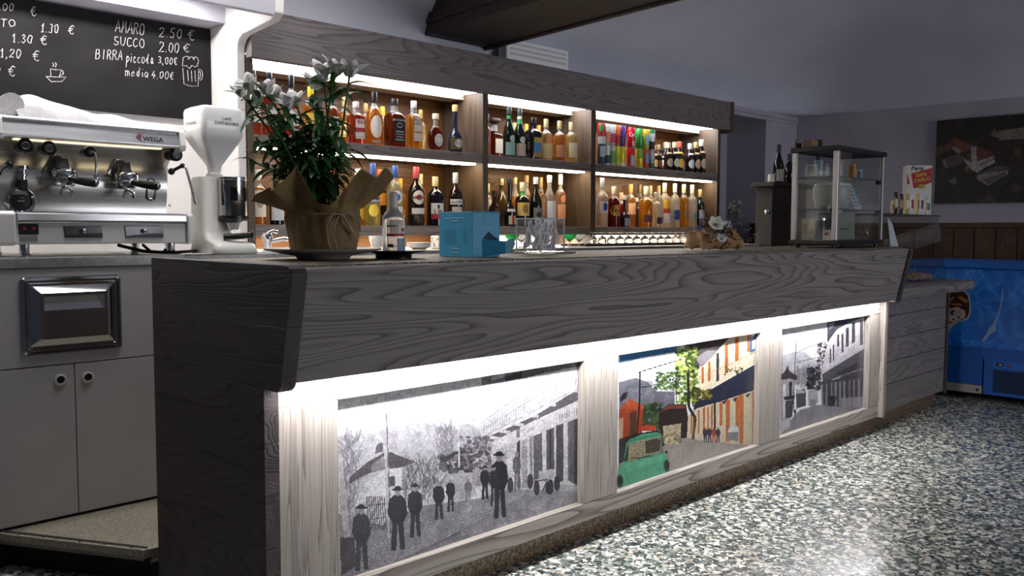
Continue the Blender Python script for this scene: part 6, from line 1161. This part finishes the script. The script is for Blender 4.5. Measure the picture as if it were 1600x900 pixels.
x, y = 4.60, 2.12; o = MB().lathe([(.012, 0), (.013, .006), (.010, .014), (.004, .02), (.004, .026), (.001, .028)], (x, y, zt2), 14).build('brass_bell', mat('#b59a5c', .3, .8), smooth=45, loc=(x, y, zt2)); tag(o, 'little brass bell on the front corner of the display case', 'bell')
x, y = 4.485, 2.318; o = MB().lathe([(.008, 0), (.008, .022), (.006, .03), (.006, .045), (.001, .046)], (x-.005, y+.0, zt2+.0), 12).build('small_bottle', mat('#7a4a24', .25), smooth=45, loc=(x, y, zt2)); tag(o, 'tiny brown bottle at the left corner of the display case top', 'bottle')

# dark cupboard beyond the bar with wine bottles
KX, KY = 6.30, 3.42; zk = float(on(1, 3.42, 1210, 288)[2])
kx0, kx1 = float(on(1, 3.30, 1207, 300)[0]), float(on(1, 3.30, 1260, 300)[0])
ck = thing('cupboard', 'dark cupboard with a shelf top behind the glass display case', 'cupboard', ((kx0+kx1)/2, 3.37, 0))
MB().box(kx0, kx1, 3.30, 3.44, 0, zk-.03).build('body', mat('#1f1917', .6), ck, bevel=.003); MB().box(kx0-.06, kx1+.02, 3.26, 3.45, zk-.03, zk).build('top', mat('#1c1715', .4), ck, bevel=.004)
MB().lathe([(.012, 0), (.012, .012), (.018, .02), (.001, .03)], (kx0, 3.34, zk-.22), 12, ax=(-1, -.4, 0)).build('knob', M_chrome, ck, smooth=40)
def wine(u, vtop, y, label, lab=True):
    x = float(on(1, y, u, 280)[0]); H = float(on(1, y, u, vtop)[2])-zk; t = thing('wine_bottle', label, 'bottle', (x, y, zk)); R = .040
    MB().lathe([(.9*R, 0), (R, .006), (R, .42*H), (.94*R, .50*H), (.66*R, .62*H), (.42*R, .72*H), (.36*R, .78*H)], (x, y, zk+.0005), 24).build('body', mat('#121413', .08), t, smooth=40); MB().lathe([(.40*R, .78*H), (.42*R, H-.003), (.001, H)], (x, y, zk+.0005), 16).build('foil', mat('#16151a', .4), t, smooth=40)
    if lab: m = MB(); patch(m, (x, y), R+.001, math.radians(-115), 1.0, zk+.06*H, zk+.36*H); m.build('label', mat('#8f8a86', .7), t, smooth=60)
wine(1216, 225, 3.36, 'dark wine bottle with pale label standing on the dark cupboard shelf'); wine(1233, 240, 3.37, 'dark wine bottle mostly hidden by the left post of the display case', False)
x = float(on(1, 3.29, 1209, 285)[0]); o = MB().lathe([(.022, 0), (.026, .004), (.026, .055), (.022, .06), (.001, .061)], (x-.02, 3.30, zk+.0005), 18).build('small_jar', mat('#c9c4bc', .3), smooth=40, loc=(x, 3.30, zk)); tag(o, 'small white jar in front of the wine bottle on the dark cupboard', 'jar')

o = MB().box(6.75, 7.06, 3.46, 3.90, 0, 1.26).build('low_cabinet', mat('#131112', .5), bevel=.004, loc=(6.9, 3.7, 0)); tag(o, 'low black cabinet in the dark recess left of the cupboard', 'cabinet')
# glass pastry display on the lower counter
gl = thing('pastry_display', 'glass pastry display with a glass top on the lower counter past the bar', 'display case', (5.75, 2.35, .866)); zg = 1.305
MB().box(5.30, 6.30, 2.18, 2.60, zg-.008, zg).build('glass_top', mat('#3c4f4c', .06, trans=.6, ior=1.2), gl)
MB().prism([(5.30, 2.115, .868), (6.27, 2.115, .868), (6.27, 2.185, zg-.009), (5.30, 2.185, zg-.009)], (0, .005, 0)).build('front_pane', pane_mat('#f8f7f6', 2.0), gl)
for x in (5.30, 6.265): MB().prism([(x, 2.122, .868), (x, 2.56, .868), (x, 2.56, zg-.009), (x, 2.192, zg-.009)], (.005, 0, 0)).build('side_pane', pane_mat('#f8faf9', 1.6), gl)
MB().box(5.305, 6.265, 2.555, 2.562, .868, zg-.009).build('back_pane', pane_mat('#f6f4f2', 1.2), gl)
random.seed(4)
for k, (x, y, s0, c_, lb_) in enumerate(((5.86, 2.20, .045, '#5c3a22', 'brown glazed pastry nearest the bar in the glass display'), (5.95, 2.19, .05, '#7a4a2c', 'round brown pastry, second in the row in the glass display'), (6.03, 2.20, .042, '#a9714a', 'pale brown pastry, third in the row in the glass display'), (6.10, 2.19, .040, '#8a6a5a', 'beige pastry fourth in the row in the glass display'), (6.16, 2.20, .032, '#c9a58a', 'small cream pastry at the far end of the glass display'))):
    m = MB(); m.ball((x, y, .8665+s0*.55), s0, 14, sc=(1, .9, .55)); 
    for j in range(6): a = j*PI/3; m.ball((x+s0*.45*math.cos(a), y+s0*.4*math.sin(a), .8665+s0*.85), s0*.38, 8)
    o = m.build('pastry', noisy(c_, '#b08a62', 40., .6, .2), smooth=60, loc=(x, y, .8665)); tag(o, lb_, 'pastry')
# crisps box and snack packets on the glass top
def at_top(u, y): return float(on(1, y, u, 330)[0])
zg2 = zg+.0005; ang = math.radians(-52)          # its front turned towards the room's middle
fn_ = np.array([math.cos(ang-PI/2), math.sin(ang-PI/2)]); sx_ = np.array([math.cos(ang), math.sin(ang)])
cc_ = np.array(on(1, 2.345, 1435, 330)[:2]); WX = 37*depth_of((*cc_, 1.4))/F; zt3 = float(on(1, 2.345, 1435, 258)[2]); HZ = zt3-zg2
cbx = thing('crisps_box', 'white cardboard crisps display box with red printed panel on the glass top', 'box', (*cc_, zg2))
def cp(t, q_, dd=0.): p = cc_+sx_*WX*(t-.5)+fn_*(dd); return (p[0], p[1], zg2+HZ*q_)
dv = (*(-fn_*.10), 0)
MB().prism([cp(0, 0), cp(1, 0), cp(1, 1), cp(0, 1)], dv).build('carton', mat('#d2cfcc', .6), cbx, bevel=.002)
dn_ = (*(-fn_*.001), 0)
MB().prism([cp(.16, .84, .0015), cp(.99, .95, .0015), cp(.99, .66, .0015), cp(.28, .54, .0015)], dn_).build('red_panel', mat('#a8242c', .5), cbx)
MB().prism([cp(0, .86, .0015), cp(.06, .76, .0015), cp(.12, .64, .0015), cp(0, .62, .0015)], dn_).build('red_panel', mat('#a8242c', .5), cbx)
sl_ = np.array([*sx_, .16]); upv = (*(-sx_*.1), 1)
MB().text('SAN', cp(.55, .815, .003), sl_, upv, WX*.40).build('lettering', mat('#e0c02c', .5), cbx)
MB().text('CARLO', cp(.60, .715, .003), sl_, upv, WX*.66).build('lettering', mat('#e0c02c', .5), cbx)
MB().text('Party', cp(.42, .93, .003), (*sx_, 0), (*(sx_*.2), 1), WX*.50).build('lettering', mat('#2a2c34', .5), cbx)
MB().lathe([(WX*.17, 0), (WX*.14, .006), (.001, .009)], cp(.58, .585, .0005), 18, sy=.6, ax=(fn_[0], fn_[1], 0.)).build('crisp_picture', mat('#b09a3c', .6), cbx)
e_ = np.array(cp(1, 0)); sd = lambda t, q_: tuple(e_+np.array([*(-fn_*.10*t+sx_*.0015), HZ*q_]))
for q0_, q1_ in ((.56, .72), (.78, .92)): MB().prism([sd(.1, q0_), sd(.9, q0_), sd(.9, q1_), sd(.1, q1_)], (*(-sx_*.001), 0)).build('side_print', mat('#b8502c', .5), cbx)
MB().prism([sd(.1, .2), sd(.9, .2), sd(.9, .34), sd(.1, .34)], (*(-sx_*.001), 0)).build('side_print', mat('#2c6a4a', .5), cbx)
PK = [(1394, 312, '#c9a878', '#7a5a3a', 'tan snack packet leaning at the left end of the glass top'), (1399, 300, '#2c1c16', '#c9b48a', 'dark brown chocolate packet second from the left on the glass top'), (1408, 303, '#3a2a1c', '#b5802c', 'brown and gold packet left of the yellow snack packet'), (1417, 303, '#b89a3c', '#e0d8c0', 'yellow snack packet in front of the crisps box'), (1424, 302, '#d2ccc4', '#9a2c34', 'white and red snack packet in front of the crisps box'), (1433, 303, '#c9a83a', '#8a6a2c', 'mustard snack packet in the middle of the row'), (1439, 303, '#cfc8d4', '#4a3a7a', 'white and purple snack packet right of the mustard one'), (1447, 308, '#b9bcb4', '#c8762c', 'grey and orange snack packet near the right end'), (1456, 310, '#d0cfcb', '#2c7a5a', 'white and green snack packet at the right end of the glass top')]
for i, (u, v, c_, c2_, lb_) in enumerate(PK):
    y = 2.25+.006*(i % 2); x = min(at_top(u, y), 6.25); h_ = float(on(1, y, u, v)[2])-zg2; t = thing('snack_packet', lb_, 'packet', (x, y, zg2), 'snack packets on the glass top'); w_ = .027 if i != 5 else .022
    m = MB(); m.grid(lambda uu, vv: (x-w_+2*w_*uu, y-.012*math.sin(PI*uu)*math.sin(PI*vv)**.6, zg2+h_*vv), 8, 8).grid(lambda uu, vv: (x-w_+2*w_*uu, y+.012*math.sin(PI*uu)*math.sin(PI*vv)**.6, zg2+h_*vv), 8, 8); m.build('body', mat(c_, .35), t, smooth=50)
    m = MB(); m.grid(lambda uu, vv: (x-w_*.7+1.4*w_*uu, y-.0012-.012*math.sin(PI*(.15+.7*uu))*math.sin(PI*(.3+.4*vv))**.6, zg2+h_*(.3+.4*vv)), 6, 4).build('print', mat(c2_, .4), t, smooth=50)
# papers hanging beside the display case
t = thing('price_list', 'white printed sheets hanging between the display case and the pastry display', 'paper', (5.5, 2.10, 1.1)); 
xx = float(on(1, 2.10, 1393, 360)[0]); MB().prism([(xx-.03, 2.09, ZG), (xx+.035, 2.07, ZG), (xx+.01, 2.10, 1.24), (xx-.04, 2.11, 1.28)], (.0, .002, 0)).build('sheet', mat('#aab0ba', .8), t)

# chest freezer in front of the wall
FX, FY0, FY1, FZ0, FZ1 = 6.63, .6, 2.55, .055, .985
fz_ = thing('chest_freezer', 'blue ice cream chest freezer with water pattern print against the right wall', 'freezer', (6.95, 1.6, 0))
def caustic():
    m, nt, b = newmat('water_print'); L = nt.links.new; tc = nt.nodes.new('ShaderNodeTexCoord'); n = nt.nodes.new('ShaderNodeTexNoise'); n.inputs['Scale'].default_value = 5.; n.inputs['Detail'].default_value = 3.; L(tc.outputs['Object'], n.inputs['Vector'])
    mv = nt.nodes.new('ShaderNodeMix'); mv.data_type = 'VECTOR'; mv.inputs[0].default_value = .25; L(tc.outputs['Object'], mv.inputs[4]); L(n.outputs['Color'], mv.inputs[5])
    v = nt.nodes.new('ShaderNodeTexVoronoi'); v.feature = 'DISTANCE_TO_EDGE'; v.inputs['Scale'].default_value = 9.; L(mv.outputs[1], v.inputs['Vector'])
    r = ramp(nt, [(0, '#3a92e4'), (.05, '#1c74d2'), (.3, '#0f5fc0')], v.outputs['Distance']); L(r.outputs[0], b.inputs['Base Color']); b.inputs['Roughness'].default_value = .35; return m
Mwat = caustic(); Mblu = mat('#1560b8', .4)
MB().box(FX, 7.30, FY0, FY1, .30, .935).build('body', Mwat, fz_, bevel=.006)
MB().box(FX-.012, 7.31, FY0-.01, FY1+.01, .936, FZ1).build('lid', mat('#1a68c4', .35), fz_, bevel=.008)
ysp = float(on(0, FX, 1536, 580)[1])
MB().box(FX-.006, 7.30, ysp+.004, FY1, .115, .298).box(FX-.006, 7.30, ysp+.004, FY1, .298, .385).build('side_panel', mat('#124fa0', .45), fz_, bevel=.003)
MB().box(FX-.010, 7.30, ysp+.004, FY1, FZ0, .113).build('kick_plate', mat('#a9a39c', .4, .4), fz_, bevel=.002)
MB().lathe([(.010, 0), (.010, .003), (.001, .004)], (FX-.0105, ysp+.03, .082), 12, ax=(-1, 0, 0)).build('screw', M_black, fz_)
MB().box(FX-.004, 7.30, FY0, ysp-.004, FZ0, .385).build('motor_panel', mat('#0f56ac', .45), fz_, bevel=.003)
gy1, gy0 = float(on(0, FX, 1552, 590)[1]), 1.2
g = MB(); 
for k in range(12): g.box(FX-.008, FX-.004, gy0, gy1, .085+k*.0125, .091+k*.0125)
g.build('grille', mat('#08305f', .5), fz_); MB().box(FX-.0052, FX-.0042, gy0, gy1, .08, .236).build('grille_back', mat('#05182f', .7), fz_)
MB().box(FX-.008, FX-.004, gy0, gy1, .25, .298).build('control_strip', mat('#1668c8', .4), fz_, bevel=.001)
yq = float(on(0, FX, 1562, 567)[1]); MB().box(FX-.011, FX-.008, yq-.024, yq+.02, .263, .288).build('display', M_black, fz_, bevel=.002); MB().box(FX-.0118, FX-.011, yq-.016, yq+.0, .270, .280).build('digits', mat('#d9b8a0', .4), fz_)
yq = float(on(0, FX, 1577, 568)[1]); MB().lathe([(.012, 0), (.010, .005), (.001, .006)], (FX-.008, yq, .274), 14, ax=(-1, 0, 0)).build('switch', mat('#7a1c3a', .4), fz_, smooth=40)
for leg_y in (FY0+.1, FY1-.1): MB().lathe([(.02, 0), (.025, .01), (.02, FZ0)], (6.75, leg_y, 0), 12).build('foot', M_black, fz_)
XF = FX-.001
def fp(u, v, x=XF): return on(0, x, u, v)
def freezer_shape(name, pts, col, x, lab=None):
    m = MB().prism([fp(*p, x) for p in pts], (.0008, 0, 0)); o = m.build(name, mat(col, .45), fz_); return o
ic = lambda P_: [(1350+a/3.333, 370+c/3.333) for a, c in P_]
freezer_shape('sticker', ic([(400, 290), (470, 282), (520, 278), (545, 300), (556, 350), (555, 400), (540, 430), (500, 442), (460, 465), (440, 495), (400, 500)]), '#c9b8c0', XF)
freezer_shape('ice_cream_print', ic([(400, 296), (480, 288), (520, 284), (540, 305), (550, 350), (548, 395), (535, 424), (500, 434), (455, 458), (436, 488), (400, 492)]), '#3a1c14', XF-.0009)
freezer_shape('ice_cream_print', ic([(400, 410), (440, 375), (490, 365), (525, 385), (527, 420), (500, 432), (455, 456), (436, 486), (400, 490)]), '#cfb8b4', XF-.0018)
random.seed(12)
for k in range(11):
    cx, cy = random.uniform(425, 510), random.uniform(385, 455)
    if cy > 470-.55*(cx-420): continue
    freezer_shape('chip_print', ic([(cx+random.uniform(4, 8)*math.cos(a), cy+random.uniform(4, 8)*math.sin(a)) for a in [q*PI/3 for q in range(6)]]), '#2a1410', XF-.0027)
for a_ in ([(430, 330), (470, 310), (468, 320), (440, 345)], [(490, 320), (530, 345), (545, 335), (500, 306)], [(440, 350), (500, 345), (520, 360), (470, 358)]): freezer_shape('highlight_print', ic(a_), '#a86a3c', XF-.0018)
sw = [(722, 260), (726, 300), (716, 360), (700, 420), (685, 455), (688, 490), (660, 505), (628, 545), (610, 545), (640, 500), (648, 478), (672, 455), (695, 405), (710, 350), (718, 300)]
freezer_shape('splash_print', ic(sw), '#8aa8d4', XF)
# landscape photograph on the wall
pp_ = thing('landscape_photo', 'large dark aerial landscape photograph on the right wall above the freezer', 'picture', (XW, 1.9, 1.42))
PY1 = float(on(0, XW-.03, 1462, 250)[1]); PY0 = .75
q = Paint(0, XW-.03, PY1, PY0, 1.425, 2.108, 420, 200, (24, 20, 19)); q.pxs = lambda: q.h/(q.z1-q.z0)*5.7/F
q.src(1380, 150, 3.6)
q.blobs(1400, (290, 100, 1100, 610), (6, 26), [(20, 18, 16), (36, 29, 22), (48, 36, 26), (30, 28, 20), (16, 14, 14), (58, 42, 28)], .6)
q.poly([(650, 195), (800, 175), (1000, 150), (1000, 235), (800, 240), (650, 250)], (112, 106, 98), 1, .1).poly([(600, 225), (625, 180), (650, 215), (650, 235)], (104, 90, 74), 1, .15)
q.poly([(385, 240), (400, 232), (500, 280), (500, 300), (445, 315), (385, 262)], (104, 58, 44), 1, .1).poly([(300, 290), (385, 262), (385, 300), (300, 335)], (82, 62, 52), 1, .1).poly([(390, 275), (440, 310), (430, 330), (390, 300)], (128, 120, 116))
q.poly([(335, 355), (430, 320), (455, 345), (440, 380), (360, 410), (335, 390)], (76, 66, 60), 1, .1).poly([(335, 355), (350, 360), (360, 410), (340, 395)], (120, 114, 110))
q.poly([(460, 350), (490, 310), (520, 285), (600, 310), (625, 330), (530, 370), (500, 375)], (98, 50, 38), 1, .12).poly([(440, 340), (470, 360), (500, 372), (530, 368), (625, 335), (628, 375), (560, 410), (530, 435), (480, 400)], (146, 140, 138), 1, .08)
q.poly([(494, 285), (524, 285), (526, 420), (498, 420)], (156, 150, 148)).poly([(490, 285), (508, 262), (528, 285)], (60, 50, 48))
for k in range(5): q.oval((550+k*17, 385-k*8), 5, 9, (70, 62, 60))
q.poly([(525, 445), (600, 430), (705, 420), (700, 440), (590, 505), (530, 470)], (136, 128, 120), 1, .08).poly([(525, 445), (640, 390), (700, 400), (705, 420), (600, 430)], (74, 72, 78), 1, .08).poly([(560, 470), (690, 425), (690, 445), (590, 498)], (92, 84, 78), 1, .15)
q.poly([(580, 540), (700, 450), (790, 400), (800, 410), (640, 520)], (46, 44, 46), .8).poly([(370, 480), (400, 455), (420, 480), (400, 500)], (92, 88, 84), 1, .15).oval((470, 410), 14, 16, (96, 78, 40)).oval((755, 315), 22, 26, (84, 56, 40)).oval((750, 515), 26, 30, (66, 52, 44))
q.poly([(530, 580), (600, 555), (640, 590), (630, 605), (530, 605)], (72, 60, 48), .8, .15)
q.grain(.12).mesh('print', pp_, .028, m=col_attr('Col', .5))
